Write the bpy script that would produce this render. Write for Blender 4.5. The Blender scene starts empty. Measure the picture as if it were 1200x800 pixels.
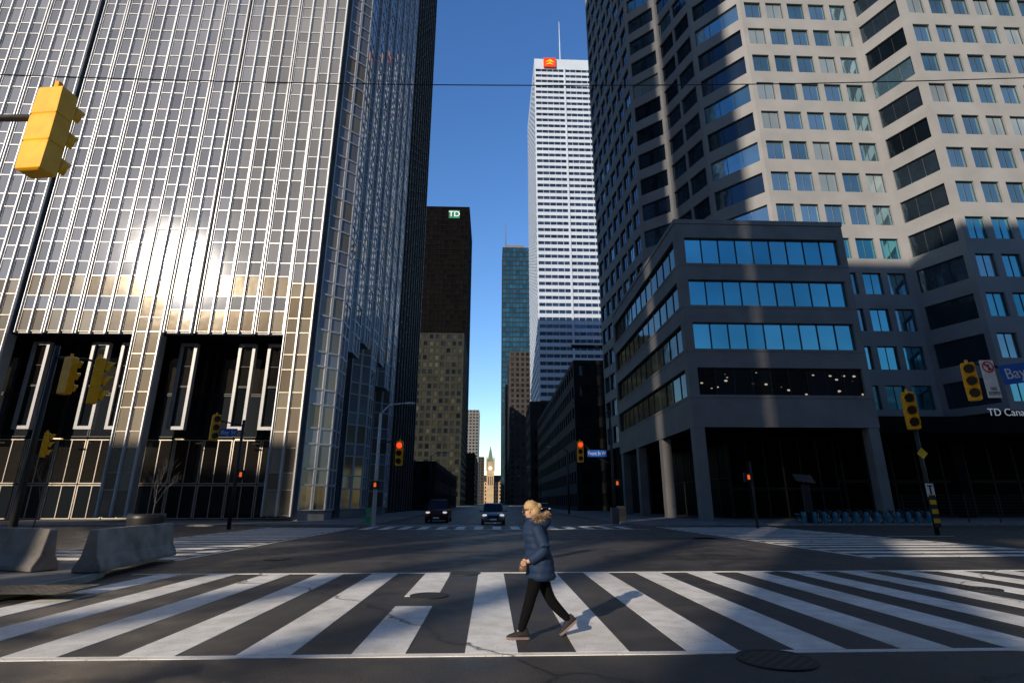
import bpy, bmesh, math, random
from mathutils import Vector, Matrix
random.seed(7)
C = bpy.context.scene.collection
F_ = 630.0; PIT = math.atan(189/630); TH = math.radians(2.18); CH = 1.65
cp, sp, ct, st = math.cos(PIT), math.sin(PIT), math.cos(TH), math.sin(TH)
SUN = Vector((-.58, -.93, .42)).normalized()
def ray(u, v):
    dx = (u-600)/F_; dy = (400-v)/F_
    y = cp - sp*dy; z = sp + cp*dy
    return Vector((dx*ct + y*st, -dx*st + y*ct, z))
def P(u, v, Y):
    r = ray(u, v); t = Y/r.y
    return Vector((r.x*t, Y, CH + r.z*t))
def G(u, v):
    r = ray(u, v); t = -CH/r.z
    return Vector((r.x*t, r.y*t, 0))
def proj(p):
    x = p.x*ct - p.y*st; f = p.x*st + p.y*ct; z = p.z-CH
    d = f*cp + z*sp
    if d < .1: return (-999, -999, d)
    return (600+F_*x/d, 400-F_*(-f*sp+z*cp)/d, d)

# ------------------------------------------------------------- materials
def nm(name):
    m = bpy.data.materials.new(name); m.use_nodes = True
    nt = m.node_tree; b = nt.nodes['Principled BSDF']
    return m, nt, b
def N(nt, t, **k):
    n = nt.nodes.new(t)
    for a, b in k.items():
        if a in n.inputs: n.inputs[a].default_value = b
        else: setattr(n, a, b)
    return n
def rgba(c): return (c[0], c[1], c[2], 1)
def sc(c, k): return (min(1, c[0]*k), min(1, c[1]*k), min(1, c[2]*k), 1)
def ramp(nt, fac, stops):
    r = nt.nodes.new('ShaderNodeValToRGB'); e = r.color_ramp.elements
    e[0].position, e[0].color = stops[0]; e[1].position, e[1].color = stops[1]
    for s in stops[2:]:
        x = e.new(s[0]); x.color = s[1]
    nt.links.new(fac, r.inputs[0]); return r.outputs[0]
def noise(nt, scale, detail=4, vec=None, dist=0):
    n = N(nt, 'ShaderNodeTexNoise'); n.inputs['Scale'].default_value = scale; n.inputs['Detail'].default_value = detail
    n.inputs['Distortion'].default_value = dist
    nt.links.new(vec, n.inputs['Vector']); return n.outputs['Fac']
def mix(nt, a, b, fac, mode='MIX'):
    m = nt.nodes.new('ShaderNodeMix'); m.data_type = 'RGBA'; m.blend_type = mode
    for s, i in ((fac, 0), (a, 6), (b, 7)):
        if hasattr(s, 'is_linked') or hasattr(s, 'links'): nt.links.new(s, m.inputs[i])
        else: m.inputs[i].default_value = s
    return m.outputs[2]
def mat(name, c, rough=.6, metal=0, var=.25, scale=1.5, fine=12, bump=.15, spec=.5):
    m, nt, b = nm(name)
    pos = N(nt, 'ShaderNodeNewGeometry').outputs['Position']
    a = noise(nt, scale, 5, pos); f = noise(nt, fine, 6, pos)
    c1 = ramp(nt, a, [(.3, sc(c, 1-var)), (.7, sc(c, 1+var))])
    c2 = ramp(nt, f, [(.3, (.86, .86, .86, 1)), (.7, (1, 1, 1, 1))])
    nt.links.new(mix(nt, c1, c2, 1.0, 'MULTIPLY'), b.inputs['Base Color'])
    b.inputs['Roughness'].default_value = rough; b.inputs['Metallic'].default_value = metal; b.inputs['Specular IOR Level'].default_value = spec
    if bump:
        bp = N(nt, 'ShaderNodeBump'); bp.inputs['Strength'].default_value = bump; bp.inputs['Distance'].default_value = .02
        nt.links.new(f, bp.inputs['Height']); nt.links.new(bp.outputs[0], b.inputs['Normal'])
    return m
def glass(name, c1, c2, rough=.05, metal=.9, wav=.03, blind=None, wscale=.35, spec=.5, lights=False, lo=.68):
    m, nt, b = nm(name)
    g = N(nt, 'ShaderNodeNewGeometry'); oi = N(nt, 'ShaderNodeObjectInfo')
    ad = N(nt, 'ShaderNodeMath', operation='ADD'); nt.links.new(g.outputs['Random Per Island'], ad.inputs[0]); nt.links.new(oi.outputs['Random'], ad.inputs[1])
    fr = N(nt, 'ShaderNodeMath', operation='FRACT'); nt.links.new(ad.outputs[0], fr.inputs[0])
    st_ = [(0, rgba(c1)), (.75 if blind else 1, rgba(c2))]
    if blind: st_ += [(.80, rgba(blind)), (1, sc(blind, .7))]
    col = ramp(nt, fr.outputs[0], st_)
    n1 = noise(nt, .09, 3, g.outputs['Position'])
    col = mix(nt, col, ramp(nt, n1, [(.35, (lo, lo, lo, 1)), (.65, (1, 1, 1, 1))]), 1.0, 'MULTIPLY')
    nt.links.new(col, b.inputs['Base Color'])
    b.inputs['Roughness'].default_value = rough; b.inputs['Specular IOR Level'].default_value = spec
    if blind:
        mr = ramp(nt, fr.outputs[0], [(0, (metal,)*3+(1,)), (.79, (metal,)*3+(1,)), (.8, (metal*.45,)*3+(1,))])
        nt.links.new(mr, b.inputs['Metallic'])
    else: b.inputs['Metallic'].default_value = metal
    if lights:
        mp = N(nt, 'ShaderNodeMapping'); mp.inputs['Scale'].default_value = (.9, .9, 1.6); mp.inputs['Rotation'].default_value = (0, .5, 0)
        nt.links.new(g.outputs['Position'], mp.inputs[0])
        vo = N(nt, 'ShaderNodeTexVoronoi'); vo.inputs['Scale'].default_value = 1.0; nt.links.new(mp.outputs[0], vo.inputs['Vector'])
        e = ramp(nt, vo.outputs['Distance'], [(.12, (1, .85, .6, 1)), (.17, (0, 0, 0, 1))])
        nt.links.new(e, b.inputs['Emission Color']); b.inputs['Emission Strength'].default_value = .5
    bp = N(nt, 'ShaderNodeBump'); bp.inputs['Strength'].default_value = wav; bp.inputs['Distance'].default_value = 1
    nt.links.new(noise(nt, wscale, 2, g.outputs['Position']), bp.inputs['Height']); nt.links.new(bp.outputs[0], b.inputs['Normal'])
    return m
def plain(name, c, rough=.5, metal=0, emit=0, spec=.5):
    m, nt, b = nm(name)
    oc = N(nt, 'ShaderNodeTexCoord').outputs['Object']
    a = noise(nt, 6, 4, oc)
    nt.links.new(ramp(nt, a, [(.3, sc(c, .85)), (.7, sc(c, 1.1))]), b.inputs['Base Color'])
    b.inputs['Roughness'].default_value = rough; b.inputs['Metallic'].default_value = metal; b.inputs['Specular IOR Level'].default_value = spec
    if emit: b.inputs['Emission Color'].default_value = rgba(c); b.inputs['Emission Strength'].default_value = emit
    return m
def cracks(nt, pos, lo, wid):
    vo = N(nt, 'ShaderNodeTexVoronoi'); vo.feature = 'DISTANCE_TO_EDGE'; vo.inputs['Scale'].default_value = .11
    ds = N(nt, 'ShaderNodeVectorMath', operation='ADD'); nz = N(nt, 'ShaderNodeTexNoise'); nz.inputs['Scale'].default_value = .9
    nz.inputs['Detail'].default_value = 7
    nt.links.new(pos, nz.inputs['Vector']); nt.links.new(pos, ds.inputs[0]); nt.links.new(nz.outputs['Color'], ds.inputs[1])
    nt.links.new(ds.outputs[0], vo.inputs['Vector'])
    return ramp(nt, vo.outputs['Distance'], [(.0, (lo, lo, lo, 1)), (wid, (1, 1, 1, 1))])
def asphalt(name='asphalt', k=1.0, rk=0.0):
    m, nt, b = nm(name)
    pos = N(nt, 'ShaderNodeNewGeometry').outputs['Position']
    big = noise(nt, .12, 5, pos, .5); mid = noise(nt, 1.3, 6, pos); fine = noise(nt, 60, 3, pos)
    c = ramp(nt, big, [(.3, sc((.040, .036, .033), k)), (.7, sc((.080, .071, .063), k))])
    c = mix(nt, c, ramp(nt, mid, [(.3, (.62, .62, .62, 1)), (.75, (1.25, 1.25, 1.25, 1))]), 1.0, 'MULTIPLY')
    c = mix(nt, c, ramp(nt, fine, [(.35, (.5, .5, .5, 1)), (.7, (1.5, 1.5, 1.5, 1))]), 1.0, 'MULTIPLY')
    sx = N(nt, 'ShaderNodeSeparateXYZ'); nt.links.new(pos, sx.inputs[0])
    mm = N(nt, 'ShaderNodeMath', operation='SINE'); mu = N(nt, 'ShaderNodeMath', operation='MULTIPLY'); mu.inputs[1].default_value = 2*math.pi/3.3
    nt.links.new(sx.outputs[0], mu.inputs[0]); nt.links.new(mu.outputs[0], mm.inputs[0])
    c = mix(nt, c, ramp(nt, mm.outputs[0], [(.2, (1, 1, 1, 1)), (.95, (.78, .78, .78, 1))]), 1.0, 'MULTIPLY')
    c = mix(nt, c, cracks(nt, pos, .25, .005), 1.0, 'MULTIPLY')
    nt.links.new(c, b.inputs['Base Color'])
    nt.links.new(ramp(nt, mid, [(.3, (.42,)*3+(1,)), (.7, (.75,)*3+(1,))]), b.inputs['Roughness'])
    bp = N(nt, 'ShaderNodeBump'); bp.inputs['Strength'].default_value = .6; bp.inputs['Distance'].default_value = .012
    nt.links.new(fine, bp.inputs['Height']); nt.links.new(bp.outputs[0], b.inputs['Normal'])
    return m
def roadpaint():
    m, nt, b = nm('road_paint')
    pos = N(nt, 'ShaderNodeNewGeometry').outputs['Position']
    a = noise(nt, 3.0, 8, pos); f = noise(nt, 34, 5, pos); g = noise(nt, .5, 3, pos)
    c = ramp(nt, a, [(.3, (.66, .64, .60, 1)), (.6, (.88, .86, .81, 1))])
    w = ramp(nt, f, [(.29, (.4, .4, .4, 1)), (.38, (1, 1, 1, 1))])
    c = mix(nt, c, w, 1.0, 'MULTIPLY')
    c = mix(nt, c, ramp(nt, g, [(.3, (.78, .77, .75, 1)), (.6, (1, 1, 1, 1))]), 1.0, 'MULTIPLY')
    c = mix(nt, c, cracks(nt, pos, .15, .004), 1.0, 'MULTIPLY')
    nt.links.new(c, b.inputs['Base Color']); b.inputs['Roughness'].default_value = .55
    return m
def paving():
    m, nt, b = nm('paving')
    pos = N(nt, 'ShaderNodeNewGeometry').outputs['Position']
    br = N(nt, 'ShaderNodeTexBrick'); br.offset = 0; br.inputs['Scale'].default_value = 1; br.inputs['Brick Width'].default_value = 1.5; br.inputs['Row Height'].default_value = 1.5
    br.inputs['Mortar Size'].default_value = .015; br.inputs['Color1'].default_value = (.24, .23, .215, 1); br.inputs['Color2'].default_value = (.19, .18, .17, 1); br.inputs['Mortar'].default_value = (.06, .06, .06, 1)
    nt.links.new(pos, br.inputs['Vector'])
    c = mix(nt, br.outputs['Color'], ramp(nt, noise(nt, 1.2, 6, pos), [(.3, (.6, .6, .6, 1)), (.7, (1, 1, 1, 1))]), 1.0, 'MULTIPLY')
    nt.links.new(c, b.inputs['Base Color']); b.inputs['Roughness'].default_value = .8
    return m
def ironcover():
    m, nt, b = nm('cast_iron_cover')
    pos = N(nt, 'ShaderNodeNewGeometry').outputs['Position']
    ch = N(nt, 'ShaderNodeTexChecker'); ch.inputs['Scale'].default_value = 14; ch.inputs['Color1'].default_value = (.06, .056, .05, 1); ch.inputs['Color2'].default_value = (.012, .012, .012, 1)
    nt.links.new(pos, ch.inputs['Vector']); nt.links.new(ch.outputs['Color'], b.inputs['Base Color'])
    bp = N(nt, 'ShaderNodeBump'); bp.inputs['Distance'].default_value = .01; nt.links.new(ch.outputs['Fac'], bp.inputs['Height']); nt.links.new(bp.outputs[0], b.inputs['Normal'])
    b.inputs['Roughness'].default_value = .6; b.inputs['Metallic'].default_value = .3
    return m
def stripes():
    m, nt, b = nm('black_yellow_stripes')
    pos = N(nt, 'ShaderNodeNewGeometry').outputs['Position']
    wv = N(nt, 'ShaderNodeTexWave'); wv.bands_direction = 'Z'; wv.inputs['Scale'].default_value = .65
    nt.links.new(pos, wv.inputs['Vector'])
    nt.links.new(ramp(nt, wv.outputs['Fac'], [(.48, (.02, .02, .02, 1)), (.52, (.8, .5, .02, 1))]), b.inputs['Base Color']); return m
M = {}
M['asphalt'] = asphalt(); M['patch_dark'] = asphalt('dark_asphalt_patch', .6); M['patch_light'] = asphalt('worn_asphalt_patch', 1.45)
M['paint'] = roadpaint(); M['paving'] = paving(); M['ironcover'] = ironcover(); M['stripes'] = stripes()
M['kerb'] = mat('kerb_concrete', (.3, .29, .27), .8)
M['iron'] = mat('cast_iron_rim', (.03, .028, .027), .6, .3)
M['concrete'] = mat('barrier_concrete', (.30, .27, .24), .85, 0, .35, 1.8, 25, .3)
M['stone'] = mat('pale_granite', (.285, .285, .29), .7, 0, .10, .3, 9, .1)
M['stone2'] = mat('podium_granite', (.23, .22, .215), .65, 0, .16, .4, 9, .1)
M['white_clad'] = mat('white_steel_cladding', (.52, .60, .72), .45, 0, .06, .1, 2, 0)
M['brown'] = mat('brown_stone', (.055, .045, .04), .8, 0, .3, .2, 3, 0, .2)
M['darkstone'] = mat('dark_stone', (.024, .025, .025), .8, 0, .3, .2, 3, 0, .2)
M['greenstone'] = mat('grey_green_stone', (.022, .024, .020), .8, 0, .3, .2, 3, 0, .2)
M['sand'] = mat('sandstone', (.46, .33, .20), .8, 0, .2, .1, 1, 0)
M['grey'] = mat('grey_facade', (.16, .16, .165), .8, 0, .2, .1, 1, 0)
M['black_steel'] = mat('black_steel', (.0035, .0035, .004), .8, 0, .2, .3, 4, 0, .05)
M['core'] = mat('dark_core', (.010, .009, .009), .8, 0, .2, 1, 6, 0, .05)
M['alu'] = mat('pale_aluminium', (.72, .74, .78), .4, .2, .08, .5, 5, 0)
M['groove'] = mat('grey_groove_metal', (.30, .30, .31), .5, .1, .2, .5, 5, 0)
M['goldframe'] = mat('bronze_frame', (.54, .48, .40), .35, .3, .15, .5, 5, 0)
M['darkframe'] = mat('dark_frame', (.03, .03, .03), .5, .2, .2, .5, 5, 0)
M['whiteframe'] = mat('white_frame', (.34, .34, .35), .4, .1, .08, 1, 5, 0)
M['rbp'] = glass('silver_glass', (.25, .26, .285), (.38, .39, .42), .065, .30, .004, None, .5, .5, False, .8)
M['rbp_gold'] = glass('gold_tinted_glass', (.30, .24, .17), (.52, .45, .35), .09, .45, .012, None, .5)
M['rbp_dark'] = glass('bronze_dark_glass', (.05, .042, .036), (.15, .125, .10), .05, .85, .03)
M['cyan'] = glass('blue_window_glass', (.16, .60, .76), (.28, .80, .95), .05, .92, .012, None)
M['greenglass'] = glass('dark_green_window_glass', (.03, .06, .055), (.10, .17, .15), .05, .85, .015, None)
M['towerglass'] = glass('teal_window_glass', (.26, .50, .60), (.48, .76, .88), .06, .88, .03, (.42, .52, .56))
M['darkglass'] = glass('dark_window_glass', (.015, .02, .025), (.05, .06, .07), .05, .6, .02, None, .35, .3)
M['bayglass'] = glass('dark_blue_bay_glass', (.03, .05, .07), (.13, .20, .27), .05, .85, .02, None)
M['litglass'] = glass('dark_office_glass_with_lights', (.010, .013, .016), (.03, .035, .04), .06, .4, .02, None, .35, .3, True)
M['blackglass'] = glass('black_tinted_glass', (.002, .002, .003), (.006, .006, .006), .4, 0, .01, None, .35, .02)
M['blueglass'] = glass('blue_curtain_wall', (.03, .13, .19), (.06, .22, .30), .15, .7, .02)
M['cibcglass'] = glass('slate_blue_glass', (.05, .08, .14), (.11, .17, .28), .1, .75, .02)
M['warmglass'] = glass('amber_lit_glass', (.012, .015, .012), (.07, .072, .05), .3, .1, .02, None, .35, .15)
M['yellow'] = plain('signal_yellow', (1.0, .46, .0), .4)
M['lens_off'] = plain('dark_lens', (.03, .02, .015), .2)
M['lens_red'] = plain('red_lens_lit', (1, .07, .02), .3, 0, 1.2)
M['lens_hand'] = plain('orange_hand_lit', (1, .16, .03), .3, 0, .7)
M['black'] = plain('black_paint', (.015, .015, .016), .45)
M['pole'] = plain('galvanised_steel', (.13, .13, .13), .5, .5)
M['dpole'] = plain('dark_pole_paint', (.03, .03, .032), .5, .2)
M['lpole'] = plain('pale_silver_pole', (.62, .61, .60), .5)
M['signblue'] = plain('sign_blue', (.01, .12, .55), .4)
M['signwhite'] = plain('sign_white', (.88, .88, .86), .4)
M['signred'] = plain('sign_red', (.75, .02, .02), .4)
M['signyellow'] = plain('sign_yellow', (.9, .6, .02), .4)
M['tdgreen'] = plain('sign_green', (.0, .16, .08), .4, 0, .1)
M['glow'] = plain('lit_white_letters', (.8, .85, .9), .4, 0, .2)
M['orange'] = plain('red_orange_sign', (.72, .045, .01), .4, 0, .15)
M['silver'] = plain('silver_car_paint', (.33, .34, .36), .25, .7)
M['maroon'] = plain('maroon_car_paint', (.10, .012, .012), .3, .3)
M['carblack'] = plain('black_car_paint', (.02, .02, .024), .25, .3)
M['rubber'] = plain('rubber', (.015, .015, .015), .85)
M['chrome'] = plain('chrome', (.6, .6, .6), .15, 1)
M['headlamp'] = plain('headlamp_lit', (.95, .93, .85), .2, 0, .6)
M['winglass'] = plain('car_glass', (.02, .025, .03), .05, .5)
M['teal'] = plain('bike_teal', (.0, .20, .32), .4)
M['bark'] = plain('grey_bark', (.22, .19, .16), .8)
M['lamp_lit'] = plain('lobby_light', (1, .72, .40), .4, 0, .7)
M['navy'] = plain('navy_down_jacket', (.011, .027, .066), .7, 0, 0, .25)
M['legging'] = plain('black_leggings', (.004, .004, .0045), .9, 0, 0, .1)
M['skin'] = plain('skin', (.50, .29, .20), .55)
M['hair'] = plain('blond_hair', (.44, .29, .14), .65)
M['fur'] = plain('beige_fur', (.32, .22, .14), .9)
M['bag'] = plain('tan_leather', (.12, .065, .035), .5)
M['shoe'] = plain('dark_grey_knit', (.025, .022, .025), .8, 0, 0, .2)
M['sole'] = plain('grey_rubber', (.16, .12, .12), .7)
M['lip'] = plain('lips', (.42, .13, .11), .5)

# ------------------------------------------------------------- mesh builder
class MB:
    def __init__(s): s.v = []; s.f = []; s.m = []
    def add(s, vs, fs, mi=0):
        o = len(s.v); s.v += [tuple(x) for x in vs]
        for f in fs: s.f.append([o+i for i in f]); s.m.append(mi)
    def quad(s, a, b, c, d, mi=0): s.add([a, b, c, d], [(0, 1, 2, 3)], mi)
    def box(s, x0, x1, y0, y1, z0, z1, mi=0):
        s.add([(x0, y0, z0), (x1, y0, z0), (x1, y1, z0), (x0, y1, z0), (x0, y0, z1), (x1, y0, z1), (x1, y1, z1), (x0, y1, z1)],
              [(3, 2, 1, 0), (4, 5, 6, 7), (0, 1, 5, 4), (1, 2, 6, 5), (2, 3, 7, 6), (3, 0, 4, 7)], mi)
    def prism(s, poly, z0, z1, mi=0, bottom=True):
        n = len(poly)
        vs = [(p[0], p[1], z0) for p in poly] + [(p[0], p[1], z1) for p in poly]
        fs = [(i, (i+1) % n, (i+1) % n+n, i+n) for i in range(n)] + [tuple(range(n, 2*n))]
        if bottom: fs.append(tuple(range(n-1, -1, -1)))
        s.add(vs, fs, mi)
    def loft(s, rings, mi=0, cap=True):
        n = len(rings[0]); vs = [p for r in rings for p in r]; fs = []
        for k in range(len(rings)-1):
            for i in range(n):
                j = (i+1) % n
                fs.append((k*n+i, k*n+j, (k+1)*n+j, (k+1)*n+i))
        if cap: fs += [tuple(range(n-1, -1, -1)), tuple(range((len(rings)-1)*n, len(rings)*n))]
        s.add(vs, fs, mi)
    def tube(s, pts, rs, n=8, mi=0):
        pts = [Vector(p) for p in pts]
        if not isinstance(rs, (list, tuple)): rs = [rs]*len(pts)
        rings = []
        for i, p in enumerate(pts):
            d = (pts[min(i+1, len(pts)-1)]-pts[max(i-1, 0)]).normalized()
            a = d.cross(Vector((0, 0, 1)))
            if a.length < .05: a = d.cross(Vector((0, 1, 0)))
            a.normalize(); b = a.cross(d).normalized()
            rings.append([p+(a*math.cos(t)+b*math.sin(t))*rs[i] for t in [2*math.pi*k/n for k in range(n)]])
        s.loft(rings, mi)
    def ball(s, c, r, mi=0, nu=12, nv=8, f=None):
        rings = []
        for j in range(1, nv):
            ph = math.pi*j/nv-math.pi/2
            rings.append([Vector((c[0]+r[0]*math.cos(ph)*math.cos(2*math.pi*i/nu), c[1]+r[1]*math.cos(ph)*math.sin(2*math.pi*i/nu), c[2]+r[2]*math.sin(ph))) for i in range(nu)])
        if f: rings = [[f(p) for p in r_] for r_ in rings]
        s.loft(rings, mi)
    def build(s, name, mats, parent=None, smooth=False, bevel=0):
        me = bpy.data.meshes.new(name)
        off = parent_world(parent) if parent else Vector((0, 0, 0))
        me.from_pydata([(x-off.x, y-off.y, z-off.z) for x, y, z in s.v], [], s.f)
        if not isinstance(mats, (list, tuple)): mats = [mats]
        for m in mats: me.materials.append(m)
        me.polygons.foreach_set('material_index', s.m)
        if smooth: me.polygons.foreach_set('use_smooth', [True]*len(s.f))
        me.update()
        o = bpy.data.objects.new(name, me); C.objects.link(o)
        if parent: o.parent = parent
        if bevel:
            b = o.modifiers.new('bevel', 'BEVEL'); b.width = bevel; b.segments = 2
        return o
def parent_world(p):
    v = Vector((0, 0, 0))
    while p: v = v + Vector(p.location); p = p.parent
    return v
def thing(name, label, cat, loc=(0, 0, 0), group=None):
    o = bpy.data.objects.new(name, None); C.objects.link(o); o.location = loc
    o.empty_display_size = .2
    o['label'] = label; o['category'] = cat
    if group: o['group'] = group
    return o
def tag(o, label, cat, group=None):
    o['label'] = label; o['category'] = cat
    if group: o['group'] = group
    return o
def struct(o): o['kind'] = 'structure'; return o
def copy_tree(o, label=None, group=None, parent=None):
    c = o.copy(); C.objects.link(c)
    if parent: c.parent = parent
    if label: c['label'] = label
    if group: c['group'] = group
    for ch in list(o.children): copy_tree(ch, None, None, c)
    return c
def text(name, s, size, loc, mt, parent, rotz=0, ext=.01, maxw=None):
    cu = bpy.data.curves.new(name, 'FONT'); cu.body = s; cu.size = size; cu.extrude = ext; cu.align_x = 'CENTER'; cu.align_y = 'CENTER'
    t = bpy.data.objects.new(name, cu); C.objects.link(t)
    bpy.context.view_layer.update()
    me = bpy.data.meshes.new_from_object(t); bpy.data.objects.remove(t)
    me.materials.clear(); me.materials.append(mt)
    o = bpy.data.objects.new(name, me); C.objects.link(o)
    if maxw:
        xs = [v.co.x for v in me.vertices]; w = max(xs)-min(xs)
        if w > maxw:
            for v in me.vertices: v.co.x *= maxw/w
    o.parent = parent; o.location = Vector(loc)-parent_world(parent); o.rotation_euler = (math.pi/2, 0, rotz)
    return o

# ------------------------------------------------------------- buildings
class Fr:
    def __init__(s, p0, p1):
        s.o = Vector((p0[0], p0[1], 0)); e = Vector((p1[0], p1[1], 0)); s.L = (e-s.o).length
        s.d = (e-s.o).normalized(); s.n = Vector((s.d.y, -s.d.x, 0))
    def pt(s, a, z, dep=0):
        p = s.o + s.d*a - s.n*dep; return Vector((p.x, p.y, z))
def fbox(mb, F, a0, a1, z0, z1, d0, d1, mi):
    A = [F.pt(a0, z0, d0), F.pt(a1, z0, d0), F.pt(a1, z1, d0), F.pt(a0, z1, d0), F.pt(a0, z0, d1), F.pt(a1, z0, d1), F.pt(a1, z1, d1), F.pt(a0, z1, d1)]
    mb.add(A, [(0, 1, 2, 3), (1, 5, 6, 2), (4, 0, 3, 7), (3, 2, 6, 7), (4, 5, 1, 0)], mi)
def pane(mb, F, a0, a1, z0, z1, dep, nx, nz, fr, gm, fm, jit=.003):
    j = [random.uniform(-1, 1)*jit*min(a1-a0, 3) for _ in range(3)]
    mb.quad(F.pt(a0, z0, dep+j[0]), F.pt(a1, z0, dep+j[1]), F.pt(a1, z1, dep+j[2]+j[1]), F.pt(a0, z1, dep+j[2]+j[0]), gm)
    if fr:
        fr, fh = fr if isinstance(fr, tuple) else (fr, fr)
        f0 = dep-.07
        d1 = dep+.03
        fbox(mb, F, a0, a0+fr, z0, z1, f0, d1, fm); fbox(mb, F, a1-fr, a1, z0, z1, f0, d1, fm)
        fbox(mb, F, a0+fr, a1-fr, z0, z0+fh, f0, d1, fm); fbox(mb, F, a0+fr, a1-fr, z1-fh, z1, f0, d1, fm)
        for i in range(1, nx):
            x = a0+(a1-a0)*i/nx; fbox(mb, F, x-fr*.4, x+fr*.4, z0+fh, z1-fh, f0+.01, d1, fm)
        for i in range(1, nz):
            z = z0+(z1-z0)*i/nz; fbox(mb, F, a0+fr, a1-fr, z-fh*.4, z+fh*.4, f0+.02, d1, fm)
class Bld:
    def __init__(s, name, label, loc, mats, cat='building'):
        s.root = thing(name, label, cat, loc); s.mats = mats; s.wall = MB(); s.win = []; s.wname = 'window'
    def w(s, F, a0, a1, z0, z1, dep, nx, nz, fr, gm, fm, jit=.003):
        c = F.pt((a0+a1)/2, (z0+z1)/2); u, v, d = proj(c)
        vis = (-20 < u < 1220 and -20 < v < 640 and d > 0)
        cd = (Vector((0, 0, CH))-c); fac = max(0, F.n.dot(cd.normalized()))
        sc_ = (a1-a0)*(z1-z0)*fac/cd.length**2 if vis else 0
        s.win.append((sc_, (F, a0, a1, z0, z1, dep, nx, nz, fr, gm, fm, jit)))
    def facade(s, p0, p1, z0, z1, nc, nr, wf, hf, dep=.3, nx=1, nz=1, fr=.07, gm=2, fm=1, e0=.4, e1=.4, zoff=.5, wm=0, gfun=None):
        F = Fr(p0, p1); pit = (F.L-e0-e1)/nc; fh = (z1-z0)/nr
        se = [0]
        for i in range(nc): se += [e0+pit*(i+.5-wf/2), e0+pit*(i+.5+wf/2)]
        se.append(F.L)
        ze = [z0]
        for j in range(nr):
            b = z0+fh*j+fh*(1-hf)*zoff; ze += [b, b+fh*hf]
        ze.append(z1)
        for j in range(len(ze)-1):
            if j % 2 == 0:
                s.wall.quad(F.pt(0, ze[j]), F.pt(F.L, ze[j]), F.pt(F.L, ze[j+1]), F.pt(0, ze[j+1]), wm); continue
            for i in range(len(se)-1):
                a, b, c, d = se[i], se[i+1], ze[j], ze[j+1]
                if i % 2 == 0: s.wall.quad(F.pt(a, c), F.pt(b, c), F.pt(b, d), F.pt(a, d), wm)
                else:
                    W = s.wall
                    W.quad(F.pt(a, c), F.pt(a, d), F.pt(a, d, dep), F.pt(a, c, dep), wm); W.quad(F.pt(b, d), F.pt(b, c), F.pt(b, c, dep), F.pt(b, d, dep), wm)
                    W.quad(F.pt(b, c), F.pt(a, c), F.pt(a, c, dep), F.pt(b, c, dep), wm); W.quad(F.pt(a, d), F.pt(b, d), F.pt(b, d, dep), F.pt(a, d, dep), wm)
                    g = gfun(i//2, j//2) if gfun else gm
                    s.w(F, a+.004, b-.004, c+.004, d-.004, dep-.03, nx, nz, fr, g, fm)
    def finish(s, wallname='wall', smooth=False, wmats=None):
        s.wall.build(wallname, s.mats, s.root)
        s.win.sort(key=lambda t: -t[0])
        rest = MB(); n = 0
        for k, (q, a) in enumerate(s.win):
            if n < 98 and q > 0:
                mb = MB(); pane(mb, *a); mb.build(s.wname, s.mats, s.root); n += 1
            else: pane(rest, *a)
        if rest.v:
            o = rest.build('far_'+s.wname+'s', s.mats, s.root); o['kind'] = 'stuff'
        return s.root
def simple(name, label, x0, x1, y0, y1, h, wm, fm, gm, fh, pit, wf, hf, side, fr=0, z0=0, dep=.3, gfun=None, rim=1):
    b = Bld(name, label, ((x0+x1)/2, y0, 0), [wm, fm, gm, M['darkglass'], M['warmglass']])
    nr = max(1, int((h-z0)/fh)); zt = h
    b.facade((x0, y0), (x1, y0), z0, zt, max(1, int((x1-x0)/pit)), nr, wf, hf, dep, fr=fr, gfun=gfun)
    if side == 'W': b.facade((x0, y1), (x0, y0), z0, zt, max(1, int((y1-y0)/pit)), nr, wf, hf, dep, fr=fr, gfun=gfun)
    else: b.facade((x1, y0), (x1, y1), z0, zt, max(1, int((y1-y0)/pit)), nr, wf, hf, dep, fr=fr, gfun=gfun)
    W = b.wall
    W.quad((x1, y1, z0), (x0, y1, z0), (x0, y1, zt), (x1, y1, zt))
    if side == 'W': W.quad((x1, y0, z0), (x1, y1, z0), (x1, y1, zt), (x1, y0, zt))
    else: W.quad((x0, y1, z0), (x0, y0, z0), (x0, y0, zt), (x0, y1, zt))
    W.quad((x0, y0, zt), (x1, y0, zt), (x1, y1, zt), (x0, y1, zt))
    return b

# ============================================================= GROUND
g = MB(); g.quad((-3000, -3000, 0), (3000, -3000, 0), (3000, 3000, 0), (-3000, 3000, 0))
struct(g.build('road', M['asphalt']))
pd = MB(); pd.quad((-6.2, 21, .004), (-1.8, 21.3, .004), (-1.9, 24.6, .004), (-6.1, 24.2, .004)); pd.quad((3.5, 17.2, .004), (8.9, 17.5, .004), (8.8, 18.9, .004), (3.6, 18.7, .004)); pd.quad((-14, 26.2, .004), (11, 26.9, .004), (11, 28.1, .004), (-14, 27.4, .004)); pd.quad((1.2, 2.5, .004), (5.6, 2.6, .004), (5.5, 5.2, .004), (1.1, 5.0, .004))
struct(pd.build('road_patch', M['patch_dark']))
pd = MB(); pd.quad((9.8, 20, .004), (11.6, 20, .004), (11.5, 33, .004), (9.9, 33, .004)); pd.quad((-3.4, 30, .004), (4.6, 30.2, .004), (4.5, 34.5, .004), (-3.4, 34.2, .004)); pd.quad((-7.5, 3.4, .004), (-3.1, 3.4, .004), (-3.2, 5.9, .004), (-7.5, 5.8, .004))
struct(pd.build('road_patch', M['patch_light']))
def arc(cx, cy, r, a0, a1, n=8): return [(cx+r*math.cos(math.radians(a0+(a1-a0)*i/n)), cy+r*math.sin(math.radians(a0+(a1-a0)*i/n))) for i in range(n+1)]
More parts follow.
